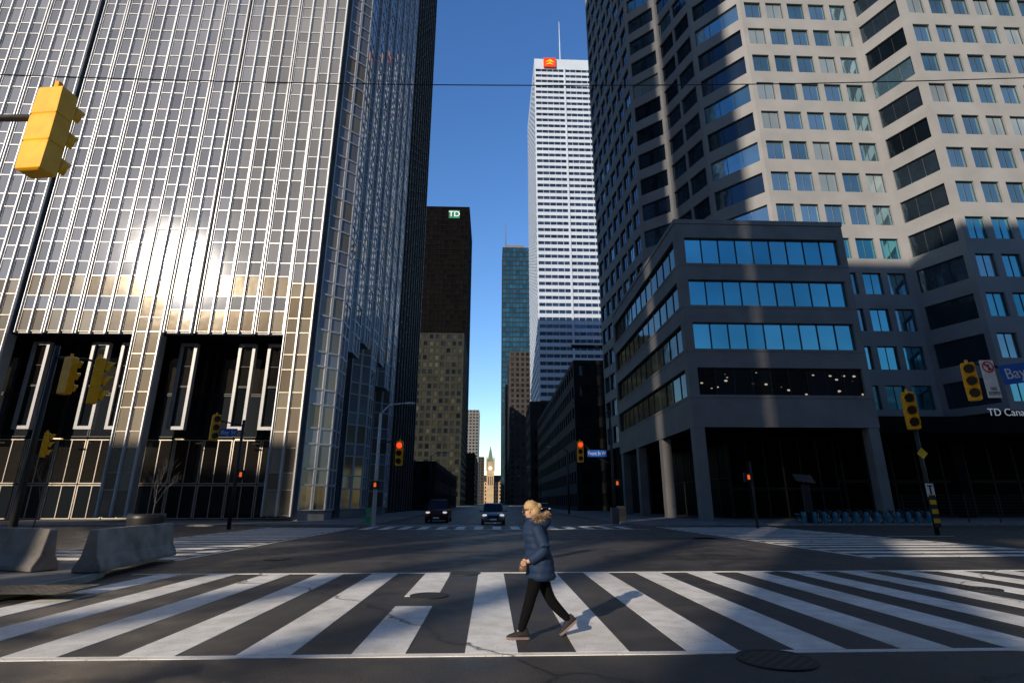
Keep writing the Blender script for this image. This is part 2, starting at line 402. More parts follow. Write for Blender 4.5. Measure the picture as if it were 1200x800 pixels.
def inset(poly, d):
    n = len(poly); out = []
    for i in range(n):
        p0, p1, p2 = Vector(poly[i-1]), Vector(poly[i]), Vector(poly[(i+1) % n])
        e1 = (p1-p0).normalized(); e2 = (p2-p1).normalized()
        n1 = Vector((-e1.y, e1.x)); n2 = Vector((-e2.y, e2.x)); m = (n1+n2)
        m = m/max(.3, (1+n1.dot(n2)))
        q = p1+m*d; out.append((q.x, q.y))
    return out
def pavement(poly):
    mb = MB(); inn = inset(poly, .18); mb.prism(poly, 0, .13, 0, False)
    struct(mb.build('kerb', M['kerb'])); m2 = MB(); m2.add([(p[0], p[1], .134) for p in inn], [tuple(range(len(inn)))]); struct(m2.build('pavement', M['paving']))
FY = 42.5
pavement([(-400, -300), (-8.7, -300)] + arc(-12.2, 12.5, 3.5, 0, 90) + [(-400, 16)])
pavement([(400, 16)] + arc(18.5, 12.5, 3.5, 90, 180) + [(15, -300), (400, -300)])
pavement([(-400, FY)] + arc(-12.5, FY+3.5, 3.5, -90, 0) + [(-9, 900), (-400, 900)])
pavement([(400, 900), (10.5, 900)] + arc(14, FY+3.5, 3.5, 180, 270) + [(400, FY)])
mk = MB(); z = .008
ya, yb = G(600, 765).y, G(600, 671).y
mk.box(-8.6, 14.9, ya-.12, ya, 0, z); mk.box(-8.6, 14.9, yb, yb+.12, 0, z)
w0 = G(545, 764).x; pitch = (G(545, 764).x-G(414, 764).x); sw = (G(607, 764).x-G(545, 764).x)
for k in range(-6, 13):
    x = w0+k*pitch
    if x < -8.5 or x+sw > 14.8: continue
    if k == -1:
        mk.box(x, x+sw, ya+.01, 9.9, 0, z); mk.box(x, x+sw, 10.9, yb-.01, 0, z)
    else: mk.box(x, x+sw, ya+.01, yb-.01, 0, z)
struct(mk.build('crosswalk_marking', M['paint']))
m2 = MB()
y = 18.0
while y < 40:
    m2.box(-15.2, -9.6, y, y+.62, 0, z); m2.box(12.2, 19.5, y, y+.62, 0, z); y += 1.3
m2.box(-9.45, -9.3, 17.6, 40.5, 0, z); m2.box(-15.5, -15.35, 17.6, 40.5, 0, z); m2.box(11.9, 12.05, 17.6, 40.5, 0, z); m2.box(19.65, 19.8, 17.6, 40.5, 0, z)
x = -8.6
while x < 10: m2.box(x, x+.6, 37.2, 41.4, 0, z); x += 1.25
m2.box(-8.9, 10.4, 41.55, 41.7, 0, z); m2.box(-8.9, 10.4, 36.9, 37.05, 0, z)
for k in range(40): m2.box(.3, .42, 46+k*9, 50+k*9, 0, z)
m2.box(-8.9, 0.3, 43.2, 43.6, 0, z)
for k in range(8): m2.box(20.5+k*9, 24+k*9, 28.6, 28.75, 0, z); m2.box(-20-k*9, -16.5-k*9, 28.6, 28.75, 0, z)
struct(m2.build('road_marking', M['paint']))
def manhole(u, v, r, label, sq=False):
    p = G(u, v); mb = MB(); n = 28
    t = thing('manhole_cover' if not sq else 'utility_grate', label, 'manhole cover' if not sq else 'grate', (p.x, p.y, 0))
    if sq: mb.box(p.x-r, p.x+r, p.y-r*.6, p.y+r*.6, .137, .150); mb.build('grate', M['ironcover'], t); return
    def ci(q, z_): return [Vector((p.x+q*math.cos(2*math.pi*i/n), p.y+q*math.sin(2*math.pi*i/n), z_)) for i in range(n)]
    mb.loft([ci(r, .001), ci(r, .016), ci(r*.88, .016), ci(r*.87, .009)], 0, False); mb.build('frame', M['iron'], t)
    m = MB(); m.loft([ci(r*.87, .001), ci(r*.86, .013)]); m.build('lid', M['ironcover'], t)
manhole(910, 773, .42, 'large round iron manhole cover beside the near right crosswalk edge')
manhole(503, 698, .36, 'round iron manhole cover breaking one crosswalk stripe')
manhole(545, 672, .38, 'round iron manhole cover just beyond the far crosswalk line')
manhole(325, 655, .4, 'round iron manhole cover in the asphalt right of the concrete barrier')
manhole(1150, 690, .35, 'round iron manhole cover at the right end of the crosswalk')
manhole(35, 700, .9, 'rectangular iron grate in the pavement before the concrete barriers', True)

# ============================================================= LEFT GLASS TOWER
YB = 50.0; XC = -17.0; PW = 2.8; ZC = 17.2; HT = 142
b = Bld('glass_office_tower', 'huge silver glass office tower with sawtooth corner, filling the left side', (XC, YB, 0),
        [M['core'], M['alu'], M['rbp'], M['rbp_gold'], M['rbp_dark'], M['whiteframe'], M['darkframe'], M['darkglass'], M['goldframe'], M['groove']])
b.wname = 'glass_panel'
W = b.wall
YE = 119
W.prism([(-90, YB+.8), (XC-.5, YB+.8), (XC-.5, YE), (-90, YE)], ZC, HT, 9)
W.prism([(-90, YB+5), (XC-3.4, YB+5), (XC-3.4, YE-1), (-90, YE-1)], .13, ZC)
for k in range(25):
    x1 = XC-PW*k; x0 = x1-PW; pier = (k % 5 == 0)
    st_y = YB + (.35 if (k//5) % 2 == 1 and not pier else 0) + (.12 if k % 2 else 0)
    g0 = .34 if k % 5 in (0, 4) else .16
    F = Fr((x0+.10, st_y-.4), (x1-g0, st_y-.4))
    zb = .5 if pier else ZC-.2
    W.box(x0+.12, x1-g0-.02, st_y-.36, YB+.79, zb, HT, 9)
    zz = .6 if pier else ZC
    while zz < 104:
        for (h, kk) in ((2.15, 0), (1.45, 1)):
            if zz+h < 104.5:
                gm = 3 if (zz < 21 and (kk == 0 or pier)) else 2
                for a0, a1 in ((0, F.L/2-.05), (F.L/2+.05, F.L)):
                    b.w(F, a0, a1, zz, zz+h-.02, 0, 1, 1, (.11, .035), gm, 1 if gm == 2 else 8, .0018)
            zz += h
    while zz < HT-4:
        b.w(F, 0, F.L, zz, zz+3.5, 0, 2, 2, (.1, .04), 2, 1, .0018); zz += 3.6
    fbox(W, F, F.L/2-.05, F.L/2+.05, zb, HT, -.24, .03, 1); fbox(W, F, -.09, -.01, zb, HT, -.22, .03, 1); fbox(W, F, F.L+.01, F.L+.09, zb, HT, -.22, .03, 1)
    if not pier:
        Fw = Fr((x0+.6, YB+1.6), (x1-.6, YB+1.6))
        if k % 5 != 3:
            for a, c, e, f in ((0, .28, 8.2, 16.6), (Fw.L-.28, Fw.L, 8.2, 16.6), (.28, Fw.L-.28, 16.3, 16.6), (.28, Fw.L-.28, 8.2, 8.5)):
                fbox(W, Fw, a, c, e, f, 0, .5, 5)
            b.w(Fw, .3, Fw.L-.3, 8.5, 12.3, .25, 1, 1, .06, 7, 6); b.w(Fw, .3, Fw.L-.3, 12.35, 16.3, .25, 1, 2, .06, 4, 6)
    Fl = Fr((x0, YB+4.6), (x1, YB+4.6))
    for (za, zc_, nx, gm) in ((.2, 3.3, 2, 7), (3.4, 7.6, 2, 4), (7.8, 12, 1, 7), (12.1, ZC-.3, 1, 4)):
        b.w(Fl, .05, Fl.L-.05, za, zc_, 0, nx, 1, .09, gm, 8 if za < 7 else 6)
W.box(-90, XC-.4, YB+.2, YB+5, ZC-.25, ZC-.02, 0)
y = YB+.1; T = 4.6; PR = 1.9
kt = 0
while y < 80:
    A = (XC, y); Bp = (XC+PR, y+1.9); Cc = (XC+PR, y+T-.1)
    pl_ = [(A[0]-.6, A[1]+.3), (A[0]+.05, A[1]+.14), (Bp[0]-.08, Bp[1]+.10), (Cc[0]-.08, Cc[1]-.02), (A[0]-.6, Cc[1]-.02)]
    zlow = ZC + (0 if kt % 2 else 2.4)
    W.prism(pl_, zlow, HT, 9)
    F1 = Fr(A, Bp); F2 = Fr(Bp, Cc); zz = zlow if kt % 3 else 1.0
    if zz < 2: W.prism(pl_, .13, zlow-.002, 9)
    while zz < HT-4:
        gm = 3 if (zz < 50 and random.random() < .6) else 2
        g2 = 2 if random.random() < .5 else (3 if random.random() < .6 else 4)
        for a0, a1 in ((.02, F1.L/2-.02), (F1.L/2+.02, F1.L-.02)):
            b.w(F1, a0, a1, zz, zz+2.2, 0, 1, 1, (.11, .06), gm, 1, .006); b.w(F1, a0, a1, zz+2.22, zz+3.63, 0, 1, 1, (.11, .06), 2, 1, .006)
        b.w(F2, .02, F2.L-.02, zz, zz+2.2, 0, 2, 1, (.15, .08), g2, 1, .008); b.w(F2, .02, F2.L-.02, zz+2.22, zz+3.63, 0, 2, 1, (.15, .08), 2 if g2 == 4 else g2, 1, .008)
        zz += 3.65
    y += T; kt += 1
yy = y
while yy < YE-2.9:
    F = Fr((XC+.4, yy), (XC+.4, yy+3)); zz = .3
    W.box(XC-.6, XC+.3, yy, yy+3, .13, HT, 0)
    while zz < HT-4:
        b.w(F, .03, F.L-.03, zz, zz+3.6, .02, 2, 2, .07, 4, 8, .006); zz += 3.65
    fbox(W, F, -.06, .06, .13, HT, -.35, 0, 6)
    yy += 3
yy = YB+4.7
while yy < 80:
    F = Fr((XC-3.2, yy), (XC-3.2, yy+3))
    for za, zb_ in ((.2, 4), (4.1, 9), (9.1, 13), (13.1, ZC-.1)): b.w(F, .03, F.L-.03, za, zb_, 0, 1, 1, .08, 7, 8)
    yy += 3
root = b.finish('frame')
for k in (2, 4, 6, 8, 11, 13):
    ld = MB(); x = XC-PW*k-PW/2; ld.box(x-.35, x+.35, YB+2.6, YB+2.9, 7.4, 7.48)
    ld.build('soffit_light', M['lamp_lit'], root)

# ============================================================= RIGHT PODIUM BLOCK
pl = P(790, 262, YB); pr = P(985, 264, YB); XL, XR, HB = pl.x, pr.x, pl.z
zb = P(810, 500, YB).z
b = Bld('corner_office_block', 'grey granite corner block with four bands of blue windows above open ground floor', ((XL+XR)/2, YB, 0),
        [M['stone2'], M['darkframe'], M['cyan'], M['litglass'], M['blackglass'], M['core'], M['greenglass']])
W = b.wall; zr = [P(805, q, YB).z for q in (462, 430, 408, 377, 357, 327, 308, 278)]
def gf(i, j): return 3 if j == 0 else 2
def band(p0, p1, n, e0, e1, gfn=gf):
    F = Fr(p0, p1); prev = zb
    for j in range(4):
        a, c = zr[2*j], zr[2*j+1]
        W.quad(F.pt(0, prev), F.pt(F.L, prev), F.pt(F.L, a), F.pt(0, a)); prev = c
        W.quad(F.pt(0, a), F.pt(e0, a), F.pt(e0, c), F.pt(0, c)); W.quad(F.pt(F.L-e1, a), F.pt(F.L, a), F.pt(F.L, c), F.pt(F.L-e1, c))
        W.quad(F.pt(e0, a), F.pt(e0, c), F.pt(e0, c, .5), F.pt(e0, a, .5)); W.quad(F.pt(F.L-e1, c), F.pt(F.L-e1, a), F.pt(F.L-e1, a, .5), F.pt(F.L-e1, c, .5))
        W.quad(F.pt(F.L-e1, a), F.pt(e0, a), F.pt(e0, a, .5), F.pt(F.L-e1, a, .5)); W.quad(F.pt(e0, c), F.pt(F.L-e1, c), F.pt(F.L-e1, c, .5), F.pt(e0, c, .5))
        pw = (F.L-e0-e1)/n
        for i in range(n): b.w(F, e0+i*pw+.01, e0+(i+1)*pw-.01, a, c, .35, 1, 1, .04, gfn(i, j), 1, .003)
    W.quad(F.pt(0, prev), F.pt(F.L, prev), F.pt(F.L, HB), F.pt(0, HB))
    for j in range(4): fbox(W, F, 0, F.L, zr[2*j]-.28, zr[2*j]-.1, -.05, 0, 0)
band((XL, YB), (XR, YB), 9, .9, .7)
band((XL, 80), (XL, YB), 12, .6, .9, lambda i, j: 6)
W.quad((XR, YB, zb), (XR, 80, zb), (XR, 80, HB), (XR, YB, HB)); W.quad((XL, YB, HB), (XR, YB, HB), (XR, 80, HB), (XL, 80, HB)); W.quad((XL, 80, zb), (XL, YB, zb), (XR, YB, zb), (XR, 80, zb), 5)
W.box(XL-.08, XR+.08, YB-.08, YB+.5, HB+.002, HB+.5, 0); W.box(XL-.08, XL+.5, YB+.5, 80, HB+.002, HB+.5, 0)
for x in (XL+.05, XR-1.1): W.box(x, x+1.0, YB+.05, YB+1.1, .13, zb-.003, 0)
for y in (60, 70, 78.5): W.box(XL+.05, XL+1.05, y, y+1.1, .13, zb-.003, 0)
W.box(XL+6, XR-.5, YB+7, 79, .13, zb-.005, 5)
F = Fr((XL+6, YB+6.95), (XR-.5, YB+6.95)); n = 6
for i in range(n):
    for za, zc_ in ((.2, 3), (3.1, zb-.3)): b.w(F, F.L*i/n+.02, F.L*(i+1)/n-.02, za, zc_, 0, 1, 1, .05, 4, 1)
F = Fr((XL+5.95, 79), (XL+5.95, YB+7)); n = 8
for i in range(n): b.w(F, F.L*i/n+.02, F.L*(i+1)/n-.02, .2, zb-.3, 0, 1, 2, .05, 4, 1)
r_ = b.finish('granite_wall')

# ============================================================= RIGHT STONE TOWER
b = Bld('stone_office_tower', 'tall grey stone office tower with stepped corners and punched windows, at the right', (55, 62, 0),
        [M['stone'], M['darkframe'], M['towerglass'], M['cyan'], M['darkglass'], M['core'], M['blackglass'], M['bayglass']])
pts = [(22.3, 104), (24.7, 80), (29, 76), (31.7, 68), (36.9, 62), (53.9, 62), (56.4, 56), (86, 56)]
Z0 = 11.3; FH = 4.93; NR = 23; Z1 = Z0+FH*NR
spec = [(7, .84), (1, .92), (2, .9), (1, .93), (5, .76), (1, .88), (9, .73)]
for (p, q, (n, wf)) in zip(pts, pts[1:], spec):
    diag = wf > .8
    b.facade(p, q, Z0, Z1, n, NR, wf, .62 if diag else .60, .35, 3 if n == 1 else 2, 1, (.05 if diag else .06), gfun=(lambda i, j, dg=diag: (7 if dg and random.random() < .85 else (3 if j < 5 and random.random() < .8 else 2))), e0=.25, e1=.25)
W = b.wall
W.prism(pts+[(86, 104)], Z1+.002, Z1+1, 0)
W.quad((86, 56, Z0), (86, 104, Z0), (86, 104, Z1), (86, 56, Z1)); W.quad((86, 104, Z0), (22.3, 104, Z0), (22.3, 104, Z1), (86, 104, Z1))
W.prism([(38, 63), (86, 63), (86, 100), (38, 100)], .13, Z0-.01, 5)
W.prism([(37.5, 55), (86, 55), (86, 62.9), (37.5, 62.9)], Z0-2.6, Z0-.9, 5)
W.prism([(23.5, 81), (38, 81), (38, 102), (23.5, 102)], .13, Z0-.01, 5)
for x in (41, 50, 59, 68, 77): W.box(x, x+1.0, 57.5, 58.5, .13, Z0-2.61, 5)
F = Fr((38, 62.95), (86, 62.95))
for i in range(16): b.w(F, 3*i+.03, 3*i+2.97, .2, 4, 0, 1, 1, .08, 6, 1); b.w(F, 3*i+.03, 3*i+2.97, 4.1, 8.6, 0, 1, 1, .08, 6, 1)
r_ = b.finish('stone_wall')
p = P(1156, 483, 54.9)
text('letters', 'TD Canada Trust', 1.1, (p.x+4.1, 54.93, p.z), M['glow'], r_)

# ============================================================= BACKGROUND BUILDINGS
b = simple('black_office_tower', 'tall flat black office tower with small green sign at its top right', -62, P(549, 300, 372).x, 372, 430, P(520, 242, 372).z, M['black_steel'], M['black_steel'], M['blackglass'], 4.0, 3.0, .8, .72, 'E')
r_ = b.finish('steel_frame')
p0 = P(526, 256, 371.9); p1 = P(539, 247, 371.9)
s = MB(); s.box(p0.x, p1.x, 371.3, 371.9, p0.z, p1.z); s.build('sign_panel', M['tdgreen'], r_)
text('letters', 'TD', (p1.z-p0.z)*.95, ((p0.x+p1.x)/2, 371.2, (p0.z+p1.z)/2), M['glow'], r_, 0, .1)
xr = P(541, 500, 290).x
simple('mid_rise_office', 'dark mid rise office block with rows of dim lit windows below black tower', -62, xr, 290, 350, P(510, 390, 290).z, M['greenstone'], M['black_steel'], M['warmglass'], 4.0, 3.1, .62, .6, 'E', gfun=lambda i, j: 4 if random.random() < .5 else 3).finish()
simple('distant_grey_block', 'narrow grey high rise at far end of the street, left side', -38, P(561, 520, 700).x, 700, 740, P(555, 480, 700).z, M['grey'], M['grey'], M['darkglass'], 4, 4, .6, .5, 'E').finish()
simple('distant_brown_block', 'low brown block far up the street, just left of clock tower', -34, P(567, 560, 800).x, 800, 840, P(560, 535, 800).z, M['brown'], M['grey'], M['darkglass'], 4, 4, .6, .5, 'E').finish()
xa = P(632, 470, 243).x; xb = P(714, 420, 243).x; ht = P(660, 70, 243).z
b = Bld('white_office_tower', 'slim white banded office tower with rooftop mast and small red sign', ((xa+xb)/2, 243, 0), [M['white_clad'], M['white_clad'], M['cibcglass'], M['darkglass']])
nr = 64
b.facade((xa, 243), (xb, 243), 0, ht-6, 10, nr, .95, .48, .5, fr=0, e0=.6, e1=.6)
b.facade((xa, 300), (xa, 243), 0, ht-6, 14, nr, .95, .48, .5, fr=0, e0=.6, e1=.6)
b.wall.prism([(xa, 243), (xb, 243), (xb, 300), (xa, 300)], ht-5.99, ht)
b.wall.quad((xb, 243, 0), (xb, 300, 0), (xb, 300, ht-6), (xb, 243, ht-6)); b.wall.quad((xb, 300, 0), (xa, 300, 0), (xa, 300, ht-6), (xb, 300, ht-6))
F = Fr((xa, 243), (xb, 243)); mid = F.L/2
fbox(b.wall, F, mid-.5, mid+.5, 0, ht-6, -.3, -.002, 0)
r_ = b.finish('white_wall')
m = MB(); pz = P(655, 26, 262); m.tube([(pz.x, 262, ht), (pz.x, 262, (ht+pz.z)/2), (pz.x, 262, pz.z)], [.55, .4, .2], 6); m.build('rooftop_mast', M['white_clad'], r_)
q0 = P(637, 79, 242.4); q1 = P(651, 69, 242.4)
m = MB(); m.box(q0.x, q1.x, 241.9, 242.45, q0.z, q1.z); so = m.build('sign_panel', M['orange'], r_)
m = MB(); mx, mz = (q0.x+q1.x)/2, (q0.z+q1.z)/2; w_ = (q1.x-q0.x)/2
m.add([(mx-w_*.8, 241.7, mz-w_*.05), (mx-w_*.1, 241.7, mz+w_*.12), (mx+w_*.85, 241.7, mz-w_*.1), (mx+w_*.1, 241.7, mz+w_*.62)], [(0, 1, 2, 3)])
m.add([(mx-w_*.8, 241.7, mz-w_*.55), (mx+w_*.0, 241.7, mz-w_*.35), (mx+w_*.75, 241.7, mz-w_*.55), (mx+w_*.0, 241.7, mz-w_*.02)], [(0, 1, 2, 3)])
m.build('sign_emblem', M['signyellow'], r_)
x0 = P(588, 450, 600).x; x1 = P(622, 450, 600).x; h = P(600, 290, 600).z
r_ = simple('blue_glass_tower', 'slender blue glass skyscraper with spire, left of the white tower', x0, x1, 600, 640, h, M['darkstone'], M['grey'], M['blueglass'], 6, 4, .9, .78, 'W').finish()
m = MB(); m.box(x0+3, x1-6, 604, 630, h+.01, h+5); m.build('roof_housing', M['grey'], r_)
m = MB(); pz = P(588, 262, 605); m.tube([(x0+4, 605, h+5), (x0+4, 605, pz.z)], [.7, .25], 6); m.build('spire', M['grey'], r_)
simple('brown_high_rise', 'brown high rise block in front of the blue glass skyscraper', P(597, 500, 400).x, 45, 400, 450, P(610, 412, 400).z, M['brown'], M['grey'], M['darkglass'], 4, 3.6, .55, .6, 'W').finish()
simple('narrow_brown_block', 'narrower dark block beside the street below brown high rise', P(592, 520, 520).x, 30, 520, 560, P(595, 450, 520).z, M['brown'], M['grey'], M['darkglass'], 4, 3.6, .55, .6, 'W').finish()
simple('dark_stone_bank', 'dark old stone block at the foot of the white tower', 15.5, 40, 215, 241, P(640, 470, 215).z, M['darkstone'], M['darkstone'], M['darkglass'], 4.6, 3.4, .5, .6, 'W', fr=.1).finish()
b = simple('dark_street_block', 'dark mid rise street block between white tower and stone tower', 17.5, 48, 112, 205, P(690, 422, 112).z, M['darkstone'], M['darkstone'], M['darkglass'], 4.4, 3.6, .6, .55, 'W', fr=.1)
b.wall.box(17.2, 48.2, 111.7, 112.5, 34, 34.6, 0)
b.finish()
simple('left_street_block', 'dark block along the left street side past the glass tower', -40, -12.2, 122, 200, P(490, 540, 122).z, M['darkstone'], M['darkstone'], M['darkglass'], 4.2, 3.2, .6, .55, 'E', fr=.1).finish()
simple('left_far_block', 'low dark street block on left before the distant grey high rise', -40, -13, 440, 560, 40, M['darkstone'], M['darkstone'], M['warmglass'], 4.2, 4, .6, .55, 'E').finish()
cy_ = 950; cxx = P(574.5, 560, cy_).x; top = P(575, 522, cy_).z
t = thing('clock_tower', 'sandstone clock tower with steep pointed roof closing the street view', 'clock tower', (cxx, cy_, 0))
w_ = 6.0; hb = top*.70; m = MB()
m.box(cxx-w_, cxx+w_, cy_-w_, cy_+w_, 0, hb); m.box(cxx-w_-.6, cxx+w_+.6, cy_-w_-.6, cy_+w_+.6, hb*.72, hb*.74); m.box(cxx-w_-.8, cxx+w_+.8, cy_-w_-.8, cy_+w_+.8, hb+.01, hb+1.5)
for sx in (-1, 1):
    for sy in (-1, 1):
        xx, yy_ = cxx+sx*w_, cy_+sy*w_; m.tube([(xx, yy_, hb*.8), (xx, yy_, hb+6), (xx, yy_, hb+13)], [1.3, 1.3, .1], 6)
m.build('shaft', M['sand'], t)
m = MB(); m.loft([[Vector((cxx+a*s, cy_+b_*s, z_)) for a, b_ in ((-1, -1), (1, -1), (1, 1), (-1, 1))] for s, z_ in ((w_*.85, hb+1.5), (w_*.5, hb+top*.15), (.15, top))]); m.build('roof', mat('copper_roof', (.12, .16, .13), .7), t)
m = MB(); m.tube([(cxx, cy_-w_-.7, hb*.86), (cxx, cy_-w_-.1, hb*.86)], 3.6, 20); m.build('clock_face', M['signwhite'], t)
for k in (-1, 0, 1):
    m = MB(); m.box(cxx+k*3.2-.8, cxx+k*3.2+.8, cy_-w_-.1, cy_-w_+.2, hb*.45, hb*.66); m.build('window', M['darkglass'], t)
b = simple('city_hall_block', 'brown sandstone hall with pitched roof at the foot of clock tower', cxx-26, cxx+30, cy_+7, cy_+40, 36, M['sand'], M['sand'], M['darkglass'], 6, 5, .4, .6, 'E')
r_ = b.finish(); m = MB(); m.loft([[Vector((cxx-26, cy_+7, 36.1)), Vector((cxx+30, cy_+7, 36.1)), Vector((cxx+30, cy_+40, 36.1)), Vector((cxx-26, cy_+40, 36.1))], [Vector((cxx-20, cy_+20, 48)), Vector((cxx+24, cy_+20, 48)), Vector((cxx+24, cy_+26, 48)), Vector((cxx-20, cy_+26, 48))]]); m.build('roof', M['brown'], r_)
# added stand-in blocks, unseen behind the viewer, placed to shade crossing and towers
KS = SUN.x/SUN.y; DS = 22
def shear(x0, x1): return [(x0, -50), (x0-KS*DS, -50-DS), (x1-KS*DS, -50-DS), (x1, -50)]
def back(x0, x1, h, label, legs=None, zl=44):
    t = thing('shade_block', label, 'building', ((x0+x1)/2, -50, 0))
    m = MB(); m.prism(shear(x0, x1), zl if legs else 0, h); m.build('wall', M['stone2'], t)
    for (a, c) in (legs or []):  # gaps between legs are set to let sun streaks reach the crosswalk
        m = MB(); m.prism(shear(a, c), 0, zl-.004); m.build('leg', M['stone2'], t)
    n = max(1, int((x1-x0)/5)); mm = MB(); F = Fr((x1, -50), (x0, -50)); zz = (zl+1) if legs else 4
    while zz < h-3:
        for i in range(n): mm.quad(F.pt(F.L*(i+.2)/n, zz, -.05), F.pt(F.L*(i+.8)/n, zz, -.05), F.pt(F.L*(i+.8)/n, zz+2.2, -.05), F.pt(F.L*(i+.2)/n, zz+2.2, -.05))
        zz += 4
    o = mm.build('windows', M['darkglass'], t); o['kind'] = 'stuff'
back(-210, -100, 46, 'low wide shade block added behind the viewer, farthest left')
back(-99.2, -79.4, 52, 'mid height shade slab added behind the viewer, second from left')
back(-78.6, -50.2, 190, 'very tall shade slab added behind the viewer, left one of two', [(-78.6, -63.6), (-60.8, -56.6), (-53.6, -50.2)])
back(-49.4, -36.0, 190, 'very tall shade slab added behind the viewer, right one of two', [(-49.4, -46.4), (-43.6, -41.6), (-38.6, -37.2)])
back(-35.8, 30, 82, 'widest raised shade block added behind the viewer, right of the tall pair', [(-33.4, -28.9), (-26.2, -23.6), (-21.4, -17.5), (-15, 4), (6.5, 30)])
back(31, 150, 42, 'long low block added behind the viewer to screen low sky, farthest right')

# ============================================================= SIGNALS
def signal_proto():
    root = thing('traffic_signal', 'x', 'traffic light')
    m = MB()
    def rr(hx, y0, y1, z_): return [Vector(q) for q in ((-hx, y0, z_), (hx, y0, z_), (hx, y1, z_), (-hx, y1, z_))]
    rings = [rr(.12, -.07, .08, -.58), rr(.16, -.10, .11, -.555)]
    for k in (-1, 0, 1):
        zc_ = .37*k
        if k > -1: rings += [rr(.17, -.10, .11, zc_-.172)]
        if k < 1: rings += [rr(.17, -.10, .11, zc_+.172), rr(.155, -.09, .10, zc_+.185)]
    rings += [rr(.16, -.10, .11, .555), rr(.12, -.07, .08, .58)]
    m.loft(rings); m.build('housing', M['yellow'], root, bevel=.015)
    m = MB(); m.tube([(0, .03, .57), (0, .03, .68)], .04); m.build('bracket', M['yellow'], root)
    for k in range(3):
        zc_ = .37-.37*k
        m = MB(); m.tube([(0, -.10, zc_), (0, -.125, zc_)], .13, 16); m.build('lens', M['lens_off'], root)
        m = MB(); n = 14; R0, R1 = .15, .138; vs = []; fs = []
        for i in range(n+1):
            a = math.radians(-40+260*i/n); L = .11+.11*max(0, math.sin(a))
            for (r, yy_) in ((R0, -.10), (R0, -.10-L), (R1, -.10-L), (R1, -.10)): vs.append((r*math.cos(a), yy_, zc_+r*math.sin(a)))
        for i in range(n):
            for q in range(4): fs.append((4*i+q, 4*i+(q+1) % 4, 4*(i+1)+(q+1) % 4, 4*(i+1)+q))
        m.add(vs, fs); m.build('visor', M['yellow'], root, True)
    return root
proto = signal_proto(); used = [False]
def signal(u, v, Y, hpx, rot, label, red=False):
    if used[0]: o = copy_tree(proto)
    else: o = proto; used[0] = True
    p = P(u, v, Y); d = proj(p)[2]; s_ = hpx*d/F_/1.14
    o.location = p; o.scale = (s_,)*3; o.rotation_euler = (0, 0, math.radians(rot)); o['label'] = label
    if red:
        ls = sorted([c for c in o.children if c.name.startswith('lens')], key=lambda c: -c.data.vertices[0].co.z)
        me = ls[0].data.copy(); me.materials.clear(); me.materials.append(M['lens_red']); ls[0].data = me
    return p, s_
def ped_signal(t, x, y, z, s=.5, rot=0):
    m = MB(); m.box(x-s/2, x+s/2, y-.12, y+.1, z-s/2, z+s/2); m.build('pedestrian_signal', M['black'], t, bevel=.03)
    m = MB(); m.box(x-s*.14, x+s*.14, y-.14, y-.121, z-s*.22, z+s*.12)
    for k in range(4): m.box(x-s*.14+k*s*.075, x-s*.14+k*s*.075+s*.05, y-.14, y-.121, z+s*.125, z+s*(.24+.05*(k in (1, 2))))
    m.build('hand_light', M['lens_hand'], t)
arm = lambda t, pts, rs, mt=M['pole'], nm_='mast_arm': (lambda m: (m.tube(pts, rs, 10), m.build(nm_, mt, t, True)))(MB())
pS, s_ = signal(56, 155, 6.0, 113, 172, 'largest yellow traffic light hanging close by at upper left')
t = thing('signal_mast', 'galvanised mast arm reaching in at upper left with large yellow traffic light', 'pole', (-11.5, 6.3, .13))
arm(t, [(-11.5, 6.3, .13), (-11.5, 6.3, 3), (-11.5, 6.3, 6.6)], [.14, .12, .1], M['pole'], 'post')
arm(t, [(-11.5, 6.3, 6.2), (-8, 6.2, pS.z+.30), (pS.x-.12, 6.06, pS.z+.26)], [.07, .055, .045])
Yl = 22.0
pb = P(12, 628, Yl); x_ = pb.x
t = thing('signal_mast', 'dark mast at far left carrying two yellow traffic lights on an arm', 'pole', (x_, Yl, 0))
zt = P(55, 405, Yl).z
arm(t, [(x_, Yl, 0), (x_, Yl, zt)], [.14, .09], M['dpole'], 'post')
pe = P(118, 425, Yl)
arm(t, [(x_, Yl, zt-.5), (x_+1.2, Yl, pe.z+.15), (pe.x, Yl, pe.z)], [.06, .05, .04], M['dpole'])
signal(80, 440, Yl-.25, 44, 165, 'yellow traffic light at far left, the left one of a pair on one arm')
signal(113, 446, Yl-.25, 53, 128, 'yellow traffic light at far left, the right one of a pair on one arm')
signal(53, 521, Yl-.25, 28, 120, 'small yellow traffic light mounted low on the dark far left mast')
Y2 = 38.0; xb_ = P(268, 618, Y2).x; zt = P(276, 492, Y2).z
t = thing('signal_mast', 'dark post before the glass tower lobby with blue street sign and pedestrian light', 'pole', (xb_, Y2, 0))
arm(t, [(xb_, Y2, 0), (xb_, Y2, zt)], [.13, .09], M['dpole'], 'post')
pe = P(255, 492, Y2); arm(t, [(xb_, Y2, zt-.4), (pe.x, Y2, pe.z)], [.05, .05], M['dpole'])
signal(252, 501, Y2-.2, 30, 40, 'yellow traffic light on the post in front of glass tower lobby')
pz = P(283, 556, Y2-.3); ped_signal(t, pz.x-.05, Y2-.2, pz.z, .6)
